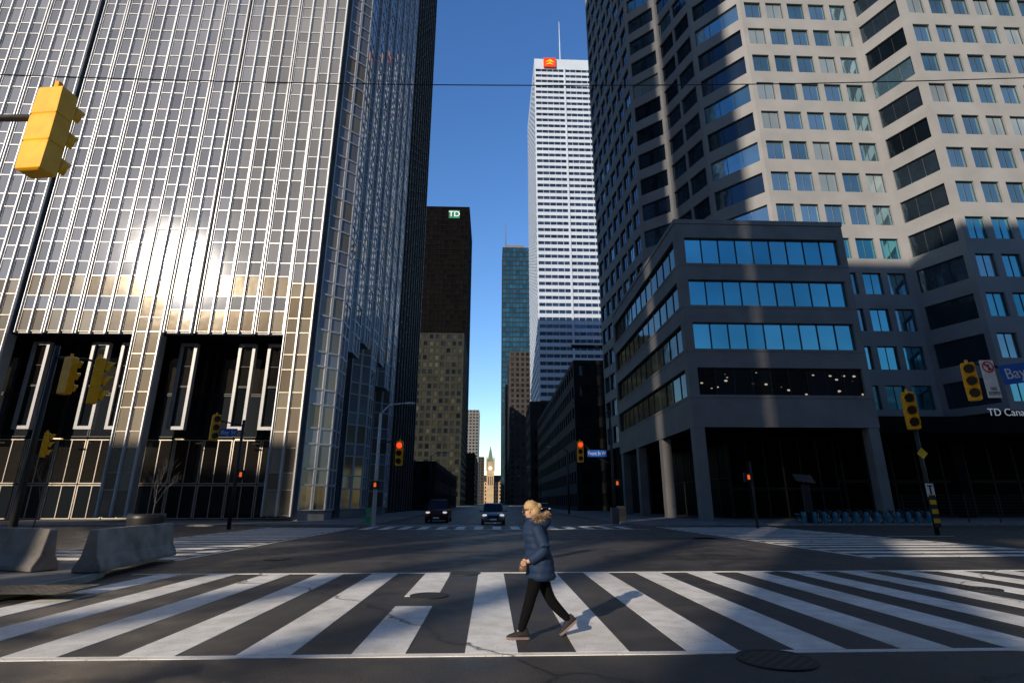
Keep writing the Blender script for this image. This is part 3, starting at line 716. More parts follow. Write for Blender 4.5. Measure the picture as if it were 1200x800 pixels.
def nameplate(u0, v0, u1, v1, Y, s, label, tilt=0):
    a = P(u0, v0, Y); c = P(u1, v1, Y); w = c.x-a.x; h = a.z-c.z
    t = thing('street_name_sign', label, 'sign', ((a.x+c.x)/2, Y, (a.z+c.z)/2))
    m = MB(); m.box(a.x, c.x, Y-.02, Y+.02, c.z, a.z); m.build('plate', M['signblue'], t)
    text('lettering', s, h*.78, ((a.x+c.x)/2, Y-.025, (a.z+c.z)/2), M['signwhite'], t, 0, .004, w*.9)
    t.rotation_euler = (0, tilt, 0); return t
nameplate(258, 502, 277, 511, Y2-.25, 'Bay St', 'small blue street name plate beside the left lobby traffic light')
Y3 = 41.0; xb_ = P(437, 616, Y3).x; zt = P(445, 484, Y3).z
t = thing('street_light', 'pale street lamp post with curved arm at the left street corner', 'street light', (xb_, Y3, 0))
arm(t, [(xb_, Y3, 0), (xb_, Y3, zt)], [.17, .1], M['lpole'], 'post')
pa = P(458, 474, Y3); pe = P(477, 472, Y3); arm(t, [(xb_, Y3, zt-.1), (xb_+.35, Y3, zt+.35), (pa.x, Y3, pa.z), (pe.x, Y3, pe.z)], [.07, .06, .05, .05], M['lpole'], 'lamp_arm')
m = MB(); m.ball((pe.x+.25, Y3, pe.z-.03), (.4, .16, .1)); m.build('lamp_head', M['lpole'], t, True)
arm(t, [(xb_, Y3, P(440, 520, Y3).z), (P(465, 515, Y3).x, Y3, P(465, 515, Y3).z)], [.05, .05], M['dpole'], 'signal_arm')
pz = P(440, 568, Y3-.25); ped_signal(t, pz.x, Y3-.3, pz.z, .6)
signal(468, 531, Y3-.15, 28, 0, 'yellow traffic light showing red beside pale street lamp, left of the street', True)
Y4 = 43.5; xb_ = P(721, 613, Y4).x; zt = P(718, 484, Y4).z
t = thing('signal_mast', 'dark lamp and signal post at right street corner before the granite block', 'pole', (xb_, Y4, .1))
arm(t, [(xb_, Y4, .1), (xb_, Y4, zt)], [.15, .09], M['dpole'], 'post')
arm(t, [(xb_, Y4, P(720, 544, Y4).z), (xb_-1, Y4, P(705, 537, Y4).z), (P(682, 520, Y4).x, Y4, P(682, 519, Y4).z+.0)], [.05, .05, .05], M['dpole'])
m = MB(); m.ball((xb_-.1, Y4, zt+.1), (.3, .16, .1)); m.build('lamp_head', M['dpole'], t, True)
m = MB(); m.box(xb_-.3, xb_+.3, Y4-.25, Y4+.2, .1, 1.3); m.build('control_box', M['pole'], t, bevel=.03)
pz = P(723, 566, Y4-.3); ped_signal(t, pz.x, Y4-.3, pz.z, .6)
signal(680, 529, Y4-.2, 24, 0, 'yellow traffic light showing red beside the blue Front street plate', True)
nameplate(688, 527, 711, 535, Y4-.3, 'Front St W', 'blue street name plate reading Front St W above the right street corner')
Y5 = 30.0; xb_ = P(1098, 622, Y5).x; zt = P(1070, 470, Y5).z
t = thing('signal_mast', 'dark post right of the bike racks with striped marker and diamond sign', 'pole', (xb_, Y5, 0))
arm(t, [(xb_, Y5, 0), (xb_, Y5, zt)], [.12, .09], M['dpole'], 'post')
m = MB(); m.box(xb_-.17, xb_+.17, Y5-.19, Y5-.16, .4, 2.1); m.build('striped_marker', M['stripes'], t)
pz = P(1091, 531, Y5-.2)
m = MB(); m.add([(xb_-.32, Y5-.15, pz.z), (xb_, Y5-.15, pz.z-.32), (xb_+.32, Y5-.15, pz.z), (xb_, Y5-.15, pz.z+.32)], [(0, 1, 2, 3)]); m.build('diamond_sign', M['signyellow'], t)
pz = P(1093, 574, Y5-.2)
m = MB(); m.box(xb_-.22, xb_+.22, Y5-.16, Y5-.13, pz.z-.35, pz.z+.35); m.build('sign_plate', M['signwhite'], t)
m = MB(); m.box(xb_-.05, xb_+.05, Y5-.175, Y5-.161, pz.z-.22, pz.z+.2); m.box(xb_-.16, xb_+.16, Y5-.175, Y5-.161, pz.z+.201, pz.z+.27); m.build('sign_symbol', M['black'], t)
signal(1067, 481, Y5-.2, 43, -25, 'yellow traffic light atop the dark post right of the bike racks')
arm(t, [(xb_, Y5, P(1085, 520, Y5).z), (P(1072, 505, Y5).x, Y5, P(1072, 503, Y5).z)], [.05, .05], M['dpole'])
Y6 = 17.0; pR = P(1138, 425, Y6)
t = thing('signal_mast', 'mast arm coming in from the right edge above the blue Bay plate', 'pole', (20, Y6, .13))
arm(t, [(20, Y6, .13), (20, Y6, pR.z+.8)], [.14, .1], M['dpole'], 'post')
arm(t, [(20, Y6, pR.z+.1), (P(1170, 430, Y6).x, Y6, P(1170, 430, Y6).z), (pR.x, Y6, pR.z)], [.07, .055, .04], M['dpole'])
signal(1138, 447, Y6-.2, 44, -35, 'yellow traffic light beside the no turn sign at upper right')
YS = Y6-.75
t = thing('no_turn_sign', 'white square sign with red crossed ring over black arrow, beside Bay plate', 'sign', P(1160, 444, YS))
a = P(1147, 422, YS); c = P(1174, 466, YS); m = MB(); m.box(a.x, c.x, YS-.02, YS+.01, c.z, a.z); m.build('plate', M['signwhite'], t, bevel=.008)
cx0 = (a.x+c.x)/2; cz0 = a.z-(c.x-a.x)*.52; R = (c.x-a.x)*.44
m = MB(); n = 28
for i in range(n):
    a0, a1 = 2*math.pi*i/n, 2*math.pi*(i+1)/n
    m.quad((cx0+R*math.cos(a0), YS-.03, cz0+R*math.sin(a0)), (cx0+R*math.cos(a1), YS-.03, cz0+R*math.sin(a1)), (cx0+R*.76*math.cos(a1), YS-.03, cz0+R*.76*math.sin(a1)), (cx0+R*.76*math.cos(a0), YS-.03, cz0+R*.76*math.sin(a0)))
q = R*.58; e = R*.1
m.quad((cx0-q-e, YS-.034, cz0+q-e), (cx0+q-e, YS-.034, cz0-q-e), (cx0+q+e, YS-.034, cz0-q+e), (cx0-q+e, YS-.034, cz0+q+e)); m.build('red_ring', M['signred'], t)
m = MB(); m.box(cx0-.02+R*.1, cx0+.03+R*.1, YS-.028, YS-.022, cz0-R*.6, cz0+R*.3); m.box(cx0-R*.3, cx0+R*.1+.03, YS-.0275, YS-.0221, cz0+R*.301, cz0+R*.45)
m.add([(cx0-R*.3, YS-.026, cz0+R*.62), (cx0-R*.6, YS-.026, cz0+R*.37), (cx0-R*.3, YS-.026, cz0+R*.12)], [(0, 1, 2)]); m.build('arrow', M['black'], t)
text('lettering', 'TAXIS\nEXCEPTED', (a.z-c.z)*.12, (cx0, YS-.03, c.z+(a.z-c.z)*.17), M['black'], t, 0, .002, (c.x-a.x)*.85)
nameplate(1170, 425, 1226, 448, Y6-.85, 'Bay St', 'large blue street name plate reading Bay at the right edge', -.13)
Y7 = 38; xb_ = P(888, 618, Y7).x
t = thing('pedestrian_signal_post', 'thin dark post with pedestrian light before the granite block', 'pole', (xb_, Y7, 0))
arm(t, [(xb_, Y7, 0), (xb_, Y7, P(885, 540, Y7).z)], [.09, .07], M['dpole'], 'post'); pz = P(880, 559, Y7-.2); ped_signal(t, xb_-.3, Y7-.1, pz.z, .62)
m = MB(); A = P(-40, 86, 9.0); Bq = P(1240, 90, 9.0); pts_ = []
for i in range(25):
    s = i/24; q = A.lerp(Bq, s); q = q+Vector((0, 0, -4*s*(1-s)*.26)); pts_.append(q)
m.tube(pts_, .010, 6)
tag(m.build('overhead_wire', M['black'], None, True), 'thin black overhead wire crossing the whole street view', 'wire')
for i, (u, w_, h_, mt, lb) in enumerate(((459, .55, 1.15, 'tdgreen', 'dark green newspaper box just right of the pale lamp post'), (481, .6, 1.2, 'black', 'black newspaper box nearest the left kerb, right of the green one'), (660, .7, 1.3, 'dpole', 'dark litter bin on the right kerb of the shaded street'))):
    x = P(u, 605, 46).x; x = min(x, -9.8) if u < 500 else max(x, 11.2); t = thing('newspaper_box' if i < 2 else 'litter_bin', lb, 'newspaper box' if i < 2 else 'bin', (x, 46+i, .134))
    m = MB(); m.loft([[Vector((x+a*w_/2*q, 46+i+c*.25*q, z_)) for a, c in ((-1, -1), (1, -1), (1, 1), (-1, 1))] for q, z_ in ((.8, .134), (.8, .3), (1, .32), (1, h_), (.85, h_+.1))]); m.build('cabinet', M[mt], t)
    m = MB(); m.box(x-w_*.35, x+w_*.35, 45.72+i, 45.745+i, .6, h_-.12); m.build('door', M['kerb'] if i < 2 else M['black'], t)

# ============================================================= BARRIERS, PLANTER, TREES
def barrier(p0, p1, label):
    p0, p1 = Vector(p0), Vector(p1); d = (p1-p0).normalized(); n_ = Vector((-d.y, d.x, 0))
    prof = [(-.30, 0), (.30, 0), (.30, .09), (.17, .34), (.09, .92), (-.09, .92), (-.17, .34), (-.30, .09)]
    L = (p1-p0).length; m = MB(); rings = []
    for a in (0, .03, L-.03, L):
        s = .97 if a in (0, L) else 1
        rings.append([p0+d*a+n_*x*s+Vector((0, 0, .13+.02+z_*s)) for x, z_ in prof])
    m.loft(rings); t = thing('concrete_barrier', label, 'barrier', p0, 'concrete barriers on the near left pavement')
    m.build('body', M['concrete'], t, bevel=.02)
    for a in (L*.25, L*.75):
        m = MB(); c = p0+d*a; m.box(c.x-.1, c.x+.1, c.y-.33, c.y+.33, .136, .155); m.build('foot_pad', M['rubber'], t)
barrier((G(98, 679).x, G(98, 679).y, 0), (G(203, 656).x-.2, G(203, 656).y-.1, 0), 'longer concrete barrier at left, nearer the crosswalk corner')
barrier((-15.0, G(30, 672).y+1.2, 0), (G(42, 678).x, G(42, 678).y+.2, 0), 'concrete barrier cut off by the left edge of view')
Yp = 19.5; xp = P(171, 610, Yp).x
m = MB(); n = 20; m.loft([[Vector((xp+r*math.cos(2*math.pi*i/n), Yp+r*math.sin(2*math.pi*i/n), z_)) for i in range(n)] for r, z_ in ((.34, .0), (.5, .65), (.56, 1.15), (.56, 1.3), (.46, 1.3), (.44, 1.1))])
tag(m.build('planter', M['black'], None, True), 'round dark planter standing behind the longer concrete barrier', 'planter')
def tree(u, Y, h, label, seed):
    rn = random.Random(seed); x = P(u, 605, Y).x; t = thing('bare_tree', label, 'tree', (x, Y, 0), 'young bare trees before the glass tower')
    tr = MB(); tr.tube([(x, Y, 0), (x+.05, Y, h*.3), (x, Y, h*.55)], [.045, .032, .02], 7); tr.build('trunk', M['bark'], t, True)
    br = MB()
    def grow(p, d, L, r, lev):
        q = p+d*L; mid_ = p+d*L*.5+Vector((rn.uniform(-1, 1), rn.uniform(-1, 1), 0))*L*.06
        br.tube([p, mid_, q], [r, r*.8, r*.55], 5)
        if lev:
            for _ in range(3):
                nd = (d+Vector((rn.uniform(-.6, .6), rn.uniform(-.6, .6), rn.uniform(-.1, .4)))).normalized(); grow(p+d*L*rn.uniform(.4, 1), nd, L*.68, r*.55, lev-1)
    for i in range(7):
        a = i*2.4; grow(Vector((x, Y, h*(.28+.045*i))), Vector((math.cos(a)*.5, math.sin(a)*.5, 1)).normalized(), h*.24, .013, 3)
    br.build('crown', M['bark'], t)
tree(42, 36, 5.6, 'young bare tree at far left in front of the lobby', 3)
tree(178, 40, 5.2, 'young bare tree in front of the glass tower pier, behind the planter', 5)

# ============================================================= VEHICLES
def car(name, label, x, y, paint, W_=1.85, L=4.5, H=1.65, pick=False):
    t = thing(name, label, 'car' if not pick else 'pickup truck', (x, y, 0)); hw = W_/2
    def sec(yy, zb, zt, w):
        return [Vector((x+a*w, y+yy, z_)) for a, z_ in ((-.86, zb), (.86, zb), (1, zb+.15), (1, zb+(zt-zb)*.62), (.93, zt-.04), (.8, zt), (-.8, zt), (-.93, zt-.04), (-1, zb+(zt-zb)*.62), (-1, zb+.15))]
    hz = H*.58
    m = MB(); m.loft([sec(0, .32, .62, hw*.84), sec(.12, .25, hz*.88, hw*.95), sec(.5, .22, hz*.97, hw), sec(1.3, .22, hz*1.03, hw), sec(L-.6, .22, hz*1.06, hw), sec(L-.1, .28, hz*1.03, hw*.95), sec(L, .35, hz*.8, hw*.9)])
    m.build('body', paint, t, True)
    ye = L*.55 if pick else L-.25
    m = MB(); m.loft([[Vector((x-hw*.9, y+1.15, hz*1.0)), Vector((x+hw*.9, y+1.15, hz*1.0)), Vector((x+hw*.9, y+ye, hz*1.0)), Vector((x-hw*.9, y+ye, hz*1.0))],
                      [Vector((x-hw*.74, y+1.85, H-.06)), Vector((x+hw*.74, y+1.85, H-.06)), Vector((x+hw*.74, y+ye-.35, H-.06)), Vector((x-hw*.74, y+ye-.35, H-.06))]]); m.build('windscreen', M['winglass'], t)
    m = MB(); m.loft([[Vector((x-hw*.76, y+1.8, H-.058)), Vector((x+hw*.76, y+1.8, H-.058)), Vector((x+hw*.76, y+ye-.3, H-.058)), Vector((x-hw*.76, y+ye-.3, H-.058))], [Vector((x-hw*.66, y+1.95, H)), Vector((x+hw*.66, y+1.95, H)), Vector((x+hw*.66, y+ye-.45, H)), Vector((x-hw*.66, y+ye-.45, H))]])
    for s in (-1, 1): m.tube([(x+s*hw*.9, y+1.13, hz), (x+s*hw*.745, y+1.83, H-.05)], .045, 6)
    m.build('roof', paint, t)
    m = MB(); m.box(x-hw*.5, x+hw*.5, y-.03, y+.3, .45, .72); m.build('grille', M['black'], t, bevel=.02)
    m = MB(); m.box(x-.26, x+.26, y-.05, y-.031, .36, .48); m.build('number_plate', M['signwhite'], t)
    m = MB(); m.box(x-hw*.8, x+hw*.8, y+.03, y+.3, .22, .34); m.build('bumper', M['black'], t)
    for s in (-1, 1):
        m = MB(); m.ball((x+s*hw*.73, y+.1, hz*.76), (.2, .12, .09)); m.build('headlight', M['headlamp'], t, True)
        m = MB(); m.ball((x+s*(hw+.1), y+1.45, hz*1.08), (.12, .07, .09)); m.build('wing_mirror', paint, t, True)
        for yy in (.85, L-.85):
            m = MB(); m.tube([(x+s*(hw-.2), y+yy, .34), (x+s*(hw+.01), y+yy, .34)], .34, 18); w = m.build('wheel', M['rubber'], t)
            m = MB(); m.tube([(x+s*(hw+.011), y+yy, .34), (x+s*(hw+.02), y+yy, .34)], .2, 12); m.build('rim', M['chrome'], w)
    return t
car('suv_car', 'silver SUV waiting in the street facing the viewer', P(578, 610, 44.2).x, 44.2, M['silver'])
car('pickup_truck', 'dark red pickup truck with tall front at the left kerb', P(511, 605, 49).x, 49, M['maroon'], 2.0, 5.4, 1.95, True)
car('parked_car', 'black car at right kerb in the shaded street', 9.3, 95, M['carblack'])
for i, (x, y) in enumerate(((-9.8, 90), (-9.8, 135), (11.2, 80), (11.2, 125), (11.2, 170))):
    sd = 1 if x < 0 else -1
    t = thing('street_light', ['first lamp post beyond the glass tower corner, left kerb', 'second lamp post up the left kerb', 'nearest lamp post up the right kerb', 'second lamp post up the right kerb', 'third lamp post up the right kerb'][i], 'street light', (x, y, .13), 'lamp posts up the street')
    arm(t, [(x, y, .13), (x, y, 9)], [.15, .08], M['dpole'], 'post'); arm(t, [(x, y, 8.9), (x+sd*.8, y, 9.5), (x+sd*2.4, y, 9.6)], [.06, .05, .05], M['dpole'], 'lamp_arm')
    m = MB(); m.ball((x+sd*2.7, y, 9.55), (.4, .15, .09)); m.build('lamp_head', M['lpole'], t, True)

# ============================================================= BIKES
def ring(mb, c, R, r, n=16, k=5):
    rings = []
    for i in range(n+1):
        a = 2*math.pi*i/n
        rings.append([Vector((c[0]+r*math.sin(2*math.pi*j/k), c[1]+(R+r*math.cos(2*math.pi*j/k))*math.cos(a), c[2]+(R+r*math.cos(2*math.pi*j/k))*math.sin(a))) for j in range(k)])
    mb.loft(rings, 0, False)
def bike():
    t = thing('share_bike', 'x', 'bicycle', (0, 0, 0), 'bikes docked in front of the dark lobby')
    for y in (-.52, .52):
        m = MB(); ring(m, (0, y, .33), .31, .025); w = m.build('wheel', M['rubber'], t)
        m = MB()
        for k in range(6): a = math.pi*k/6; m.tube([(0, y-.3*math.cos(a), .33-.3*math.sin(a)), (0, y+.3*math.cos(a), .33+.3*math.sin(a))], .004, 4)
        m.build('spokes', M['chrome'], w)
    m = MB(); m.tube([(0, .52, .33), (0, .1, .3), (0, -.38, .75), (0, -.52, .33)], .03, 6); m.tube([(0, .1, .3), (0, .22, .85)], .025, 6); m.tube([(0, -.38, .75), (0, -.33, 1.0)], .02, 6); m.build('frame', M['teal'], t)
    m = MB(); m.tube([(-.28, -.28, 1.02), (0, -.34, 1.0), (.28, -.28, 1.02)], .018, 6); m.build('handlebar', M['black'], t)
    m = MB(); m.ball((0, .24, .9), (.09, .14, .04)); m.build('saddle', M['black'], t, True)
    m = MB(); m.box(-.16, .16, -.68, -.42, .72, .95); m.build('front_basket', M['black'], t, bevel=.02)
    m = MB(); m.box(-.03, .03, .3, .9, .6, .7); m.build('rear_fender', M['teal'], t)
    return t
bk = bike(); YBk = 44.5; n = 13
for i in range(n):
    x = P(936+i*(1080-936)/(n-1), 610, YBk).x; o = bk if i == 0 else copy_tree(bk)
    o.location = (x+.45, YBk, .134); o.rotation_euler = (0, 0, math.radians(12)); o['label'] = 'teal share bike docked in the rack row before the dark lobby'
    if i == 0: d0 = thing('bike_dock', 'low teal dock post in the rack row before the dark lobby', 'bike dock', (x, YBk-.85, .134), 'dock posts of the bike rack'); m = MB(); m.box(x-.12, x+.12, YBk-1.0, YBk-.75, .134, .98); m.build('post', M['teal'], d0, bevel=.04); m = MB(); m.box(x-.08, x+.08, YBk-1.02, YBk-1.001, .7, .9); m.build('panel', M['kerb'], d0)
    else: c = copy_tree(d0); c.location = (x, YBk-.85, .134)
xk = P(950, 612, 44).x; zt = P(948, 556, 44).z
t = thing('rental_kiosk', 'tall dark rental kiosk with tilted solar panel above the bike racks', 'kiosk', (xk, 44, .134))
m = MB(); m.box(xk-.3, xk+.3, 43.9, 44.1, .134, zt-.8); m.build('post', M['black'], t, bevel=.03)
m = MB(); m.add([(xk-.9, 43.6, zt-.5), (xk+.7, 43.6, zt-.7), (xk+.9, 44.5, zt), (xk-.7, 44.5, zt+.1)], [(0, 1, 2, 3)]); m.build('solar_panel', M['dpole'], t)
t = thing('site_fence', 'dark rail fence before the lobby at the right edge', 'fence', (44, 43.6, .13))
for i in range(8):
    x = 33+i*2.6
    m = MB(); m.box(x, x+.06, 43.8, 43.86, .13, 2.3); m.build('fence_post', M['dpole'], t)
for i in range(9):
    m = MB(); m.box(33, 51.3, 43.82, 43.84, .3+i*.24, .33+i*.24); m.build('fence_rail', M['dpole'], t)

# ============================================================= WOMAN
PX = P(632, 745, 7.65).x; PY = 7.65
t = thing('person', 'person in navy hooded jacket and black leggings walking left over the crosswalk', 'person', (PX, PY, .008))
def ln(x, z_): return x-max(0, z_-.88)*.10
def skinned(name, verts, edges_, mats, parent, sub=2, root_i=0):
    me = bpy.data.meshes.new(name); me.from_pydata([(ln(v[0], v[2]), v[1], v[2]) for v in verts], edges_, []); me.materials.append(mats)
    o = bpy.data.objects.new(name, me); C.objects.link(o); o.parent = parent
    md = o.modifiers.new('skin', 'SKIN'); md.use_smooth_shade = True
    for i, v in enumerate(verts):
        r = v[3]; r = r if isinstance(r, tuple) else (r, r)
        me.skin_vertices[0].data[i].radius = r; me.skin_vertices[0].data[i].use_root = (i == root_i)
    s = o.modifiers.new('sub', 'SUBSURF'); s.levels = sub; s.render_levels = sub
    return o
NW = (-.125, -.205, .925); FW = (.10, .235, .84)
V = [(0, 0, .90, .13), (.01, 0, 1.06, .11), (.0, 0, 1.24, .13), (-.01, 0, 1.36, .07), (-.035, 0, 1.43, .052), (-.055, 0, 1.50, (.072, .066)), (-.05, 0, 1.575, (.082, .074)),
     (0, -.09, .84, .098), (-.115, -.09, .485, .062), (-.13, -.09, .40, .058), (-.235, -.09, .11, .034),
     (0, .09, .84, .098), (.13, .09, .49, .062), (.17, .09, .41, .058), (.385, .09, .19, .034),
     (.01, -.15, 1.31, .058), (.085, -.225, 1.07, .045), NW+(.03,), (NW[0]-.045, NW[1]+.005, NW[2]-.015, (.032, .018)),
     (.01, .15, 1.31, .058), (.05, .225, 1.08, .045), FW+(.03,), (FW[0]-.0, FW[1], FW[2]-.045, (.032, .018)),
     (-.30, -.09, .05, .024), (.42, .09, .11, .024)]
E = [(0, 1), (1, 2), (2, 3), (3, 4), (4, 5), (5, 6), (0, 7), (7, 8), (8, 9), (9, 10), (0, 11), (11, 12), (12, 13), (13, 14), (2, 15), (15, 16), (16, 17), (17, 18), (2, 19), (19, 20), (20, 21), (21, 22), (10, 23), (14, 24)]
skinned('body', V, E, M['skin'], t)
hx, hy, hz_ = NW[0]-.055, NW[1]+.005, NW[2]-.018
for k in range(4):
    z_ = hz_+.027-.018*k; L = (.040, .045, .042, .033)[k]
    skinned('finger', [(hx+.01, hy, z_, .010), (hx-.02, hy+.004, z_-.004, .0095), (hx-.02-L*.7, hy+.006, z_-.014, .0085), (hx-.02-L, hy+.02, z_-.032, .0075)], [(0, 1), (1, 2), (2, 3)], M['skin'], t, 1)
skinned('thumb', [(hx+.02, hy, hz_+.02, .012), (hx-.005, hy+.022, hz_+.035, .0105), (hx-.035, hy+.035, hz_+.03, .009)], [(0, 1), (1, 2)], M['skin'], t, 1)
hx, hy, hz_ = FW[0], FW[1], FW[2]-.055
for k in range(4):
    x_ = hx-.027+.018*k; L = (.040, .045, .042, .033)[k]
    skinned('finger', [(x_, hy, hz_+.01, .010), (x_-.004, hy, hz_-.02, .0095), (x_-.010, hy-.008, hz_-.02-L*.7, .0085), (x_-.020, hy-.018, hz_-.02-L, .0075)], [(0, 1), (1, 2), (2, 3)], M['skin'], t, 1)
skinned('thumb', [(hx-.02, hy, hz_+.03, .012), (hx-.038, hy-.01, hz_+.0, .0105), (hx-.045, hy-.018, hz_-.03, .009)], [(0, 1), (1, 2)], M['skin'], t, 1)
Bs = Vector((PX, PY, .008))
def loc(x, y, z_): return Bs+Vector((ln(x, z_), y, z_))
for (a, hp) in (((0, -.085, .90), [(-.055, -.09, .66), (-.115, -.09, .485), (-.135, -.09, .40), (-.185, -.09, .26), (-.232, -.09, .12), (-.238, -.09, .07)]), ((0, .085, .90), [(.06, .09, .67), (.13, .09, .49), (.175, .09, .40), (.27, .09, .30), (.375, .09, .205), (.415, .09, .165)])):
    m = MB(); m.tube([loc(*a)]+[loc(*q) for q in hp], [.112, .090, .074, .072, .064, .050, .046], 16); o = m.build('legging', M['legging'], t, True); o.modifiers.new('s', 'SUBSURF').render_levels = 2
m = MB(); rings = []; prof = [(.68, .172, .205, .03), (.72, .190, .222, .03), (.85, .188, .218, .02), (.95, .172, .2, .015), (1.05, .158, .185, .01), (1.15, .162, .188, .005), (1.25, .168, .20, 0), (1.33, .150, .185, -.0), (1.375, .115, .14, -.005), (1.42, .09, .095, -.015), (1.46, .085, .088, -.03)]
zs = [.68+.0127*i for i in range(62)]
def lerp_prof(z_):
    for a, c in zip(prof, prof[1:]):
        if a[0] <= z_ <= c[0]:
            s = (z_-a[0])/(c[0]-a[0]); return [a[i]+(c[i]-a[i])*s for i in (1, 2, 3)]
    return prof[-1][1:]
for z_ in zs:
    if z_ > 1.46: break
    rx, ry, cx_ = lerp_prof(z_); bul = .008*abs(math.sin((z_-.68)/.09*math.pi))
    ring_ = []
    for i in range(36):
        a = 2*math.pi*i/36; wv = 1+.022*math.sin(5*a+z_*22)+.012*math.sin(11*a-z_*31); ring_.append(loc(cx_+(rx+bul)*math.cos(a)*wv, (ry+bul)*math.sin(a)*wv, z_))
    rings.append(ring_)
m.loft(rings); m.build('jacket', M['navy'], t, True)
def sleeve(pts_):
    ps = [Vector(q) for q in pts_]; out = []; rs = []; n = 26; seg = len(ps)-1
    for i in range(n+1):
        s = i/n*seg; k = min(int(s), seg-1); f = s-k; q = ps[k].lerp(ps[k+1], f)
        out.append(Bs+Vector((ln(q.x, q.z), q.y, q.z))); rs.append((.084-.026*i/n)+.005*abs(math.sin(i/n*math.pi*5)))
    for _ in range(2):
        out = [out[0]]+[(out[i-1]+out[i]*2+out[i+1])/4 for i in range(1, n)]+[out[-1]]
    rs[-1] = .04
    m = MB(); m.tube(out, rs, 16); m.build('sleeve', M['navy'], t, True)
sleeve([(.01, -.135, 1.33), (.05, -.19, 1.2), (.09, -.23, 1.07), (-.01, -.215, .99), NW])
sleeve([(.01, .135, 1.33), (.03, .19, 1.2), (.05, .225, 1.08), (.08, .235, .95), FW])
m = MB(); m.ball(loc(.115, 0, 1.40), (.12, .14, .10), 0, 18, 12); m.build('hood', M['navy'], t, True)
m = MB(); rn = random.Random(2)
for i in range(1900):
    a = rn.uniform(0, 2*math.pi); ca, sa = math.cos(a), math.sin(a)
    c = Vector((.085+.10*ca, .125*sa, 1.45+.025*ca)); d = Vector((rn.gauss(0, 1), rn.gauss(0, 1), rn.gauss(.2, 1))).normalized(); d = (d+Vector((ca*.5, sa*.5, .25))).normalized()
    c = loc(c.x, c.y, c.z)+d*.028; e1 = d.cross(Vector((.3, .2, .9))).normalized()*.006; L = rn.uniform(.025, .055); e2 = d.cross(e1).normalized()*.006
    m.add([c+e1, c-e1*.5+e2, c-e1*.5-e2, c+d*L], [(0, 1, 3), (1, 2, 3), (2, 0, 3)])
rings = []
for i in range(25):
    a = 2*math.pi*i/24; ca, sa = math.cos(a), math.sin(a); rings.append([loc(.085+(.10+.03*math.cos(q))*ca, (.125+.03*math.cos(q))*sa, 1.45+.025*ca+.03*math.sin(q)) for q in [2*math.pi*j/8 for j in range(8)]])
m.loft(rings, 0, False)
m.build('fur_trim', M['fur'], t)
m = MB()
def hf(p):
    c0 = loc(-.03, 0, 1.57); q = p-c0; s = 1+.035*math.sin(q.y*150+q.z*60)+.03*math.sin(q.x*120+q.z*170); return c0+q*s
m.ball(loc(-.022, 0, 1.590), (.095, .098, .088), 0, 30, 16, hf); m.ball(loc(.022, 0, 1.535), (.085, .096, .10), 0, 26, 14, hf)
m.ball(loc(.085, 0, 1.60), (.046, .048, .044), 0, 14, 8)
rn = random.Random(4)
for i in range(260):     # loose strands over the cap
    a = rn.uniform(0, 2*math.pi); ph = rn.uniform(-.1, 1.3); q = Vector((math.cos(a)*math.cos(ph)*.092, math.sin(a)*math.cos(ph)*.096, math.sin(ph)*.088))
    if q.x < -.05 and q.z < .05: continue
    c = loc(-.02, 0, 1.588)+q; d = (Vector((.6, rn.uniform(-.3, .3), -.5))+q*3).normalized(); e1 = d.cross(q.normalized()).normalized()*.003
    m.add([c+e1, c-e1, c+d*rn.uniform(.03, .06)+q*.05], [(0, 1, 2)])
m.build('hair', M['hair'], t, True)
m = MB(); m.loft([[loc(-.122, -.012, 1.52), loc(-.122, .012, 1.52), loc(-.124, 0, 1.508)], [loc(-.148, -.010, 1.522), loc(-.148, .010, 1.522), loc(-.142, 0, 1.512)], [loc(-.128, -.006, 1.56), loc(-.128, .006, 1.56), loc(-.12, 0, 1.55)]]); m.build('nose', M['skin'], t, True)
m = MB(); m.ball(loc(-.124, 0, 1.487), (.01, .022, .008)); m.build('mouth', M['lip'], t, True)
for s in (-1, 1):
    m = MB(); m.ball(loc(-.118, s*.028, 1.548), (.012, .013, .011)); m.build('eye', M['signwhite'], t, True)
    m = MB(); m.ball(loc(-.052, s*.076, 1.535), (.012, .008, .022)); m.build('ear', M['skin'], t, True)
m = MB()
for s in (-1, 1):
    m.ball(loc(-.128, s*.036, 1.552), (.012, .036, .025)); m.tube([loc(-.126, s*.064, 1.557), loc(-.06, s*.084, 1.56)], .005, 5)
m.build('sunglasses', M['black'], t, True)
def shoe(ax, ay, az, pitch_):
    prof = [(.085, .034, .0, .08), (.068, .042, .0, .125), (.0, .045, .0, .13), (-.06, .047, .0, .095), (-.12, .050, .0, .07), (-.165, .044, .0, .055), (-.195, .022, .004, .035)]
    c, s = math.cos(pitch_), math.sin(pitch_)
    def tr(x, y, z_): return loc(ax+x*c-z_*s, ay+y, az+x*s+z_*c)
    m = MB(); m.loft([[tr(x, a*w, .025+(zt-.025)*h_) for a, h_ in ((-1, 0), (1, 0), (1.02, .4), (.7, .85), (0, 1), (-.7, .85), (-1.02, .4))] for x, w, zb_, zt in prof])
    o = m.build('shoe', M['shoe'], t, True)
    mm = MB(); mm.loft([[tr(x+.005*(1 if x > 0 else -1), a*(w+.006), q) for a, q in ((-1, zb_), (1, zb_), (1, .03), (-1, .03))] for x, w, zb_, zt in prof]); mm.build('sole', M['sole'], o)
shoe(-.225, -.09, 0.001, 0)
shoe(.44, .09, .118, math.radians(38))
bx, by, bz = NW[0]-.09, NW[1]+.035, NW[2]-.13
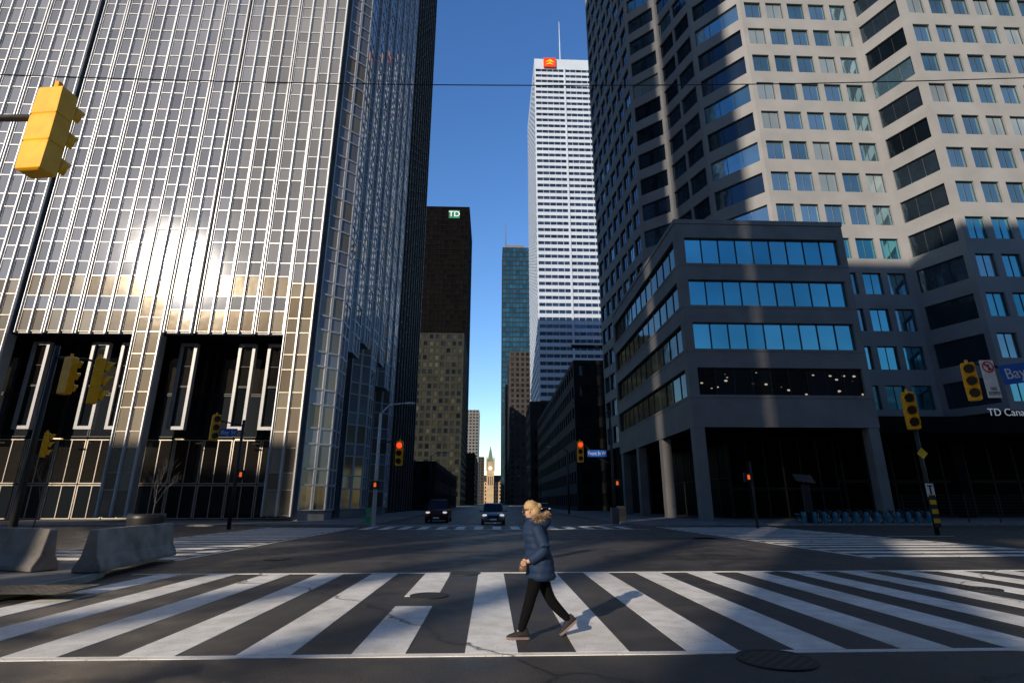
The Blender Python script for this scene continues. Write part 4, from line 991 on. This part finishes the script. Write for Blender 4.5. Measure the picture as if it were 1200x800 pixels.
m = MB(); m.loft([[loc(bx+a*w, by+b_*d_, bz+z_) for a, b_ in ((-1, -.7), (-.7, -1), (.7, -1), (1, -.7), (1, .7), (.7, 1), (-.7, 1), (-1, .7))] for w, d_, z_ in ((.035, .03, .0), (.05, .04, .015), (.05, .035, .065), (.035, .02, .085))])
bg = m.build('handbag', M['bag'], None, True); tag(bg, 'small brown pouch held low in the hand of the walking person', 'handbag')
sb = MB(); sb.tube([loc(bx-.04, by-.01, bz+.08), loc(bx-.03, by-.02, bz+.115), loc(bx, by-.02, bz+.125), loc(bx+.03, by-.02, bz+.115), loc(bx+.04, by-.01, bz+.08)], .005, 6); sb.build('strap', M['bag'], bg)

# ============================================================= WORLD, SUN, CAMERA
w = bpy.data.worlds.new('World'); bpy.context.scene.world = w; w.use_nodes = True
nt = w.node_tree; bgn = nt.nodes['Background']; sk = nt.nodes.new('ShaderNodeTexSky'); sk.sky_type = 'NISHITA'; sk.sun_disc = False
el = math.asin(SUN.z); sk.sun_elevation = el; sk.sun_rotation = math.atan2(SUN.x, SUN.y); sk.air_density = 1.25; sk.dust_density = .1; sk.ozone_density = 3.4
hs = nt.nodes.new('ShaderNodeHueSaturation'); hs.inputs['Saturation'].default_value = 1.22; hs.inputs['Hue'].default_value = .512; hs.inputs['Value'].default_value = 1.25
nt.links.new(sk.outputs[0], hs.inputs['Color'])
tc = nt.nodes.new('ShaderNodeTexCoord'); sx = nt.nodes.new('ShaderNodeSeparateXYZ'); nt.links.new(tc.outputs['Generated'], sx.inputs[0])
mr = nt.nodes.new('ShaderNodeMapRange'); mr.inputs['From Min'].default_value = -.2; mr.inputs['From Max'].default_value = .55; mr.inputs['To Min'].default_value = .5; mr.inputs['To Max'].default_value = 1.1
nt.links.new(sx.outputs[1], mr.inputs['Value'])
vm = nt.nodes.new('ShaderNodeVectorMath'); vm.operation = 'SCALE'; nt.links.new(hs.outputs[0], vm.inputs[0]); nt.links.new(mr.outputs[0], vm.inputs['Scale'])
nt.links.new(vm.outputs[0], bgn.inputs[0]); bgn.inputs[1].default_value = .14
ld_ = bpy.data.lights.new('sun', 'SUN'); ld_.energy = 5.0; ld_.angle = math.radians(.6); ld_.color = (1, .87, .71)
lo = bpy.data.objects.new('sun', ld_); C.objects.link(lo); lo.rotation_euler = (-SUN).to_track_quat('-Z', 'Y').to_euler()
cam = bpy.data.cameras.new('camera'); cam.lens = 36*F_/1200; cam.sensor_width = 36; cam.clip_end = 5000; cam.clip_start = .05
co = bpy.data.objects.new('camera', cam); C.objects.link(co); co.location = (0, 0, CH); co.rotation_euler = (math.pi/2+PIT, 0, -TH)
sn = bpy.context.scene; sn.camera = co; sn.view_settings.view_transform = 'Standard'; sn.view_settings.look = 'None'; sn.view_settings.exposure = 0
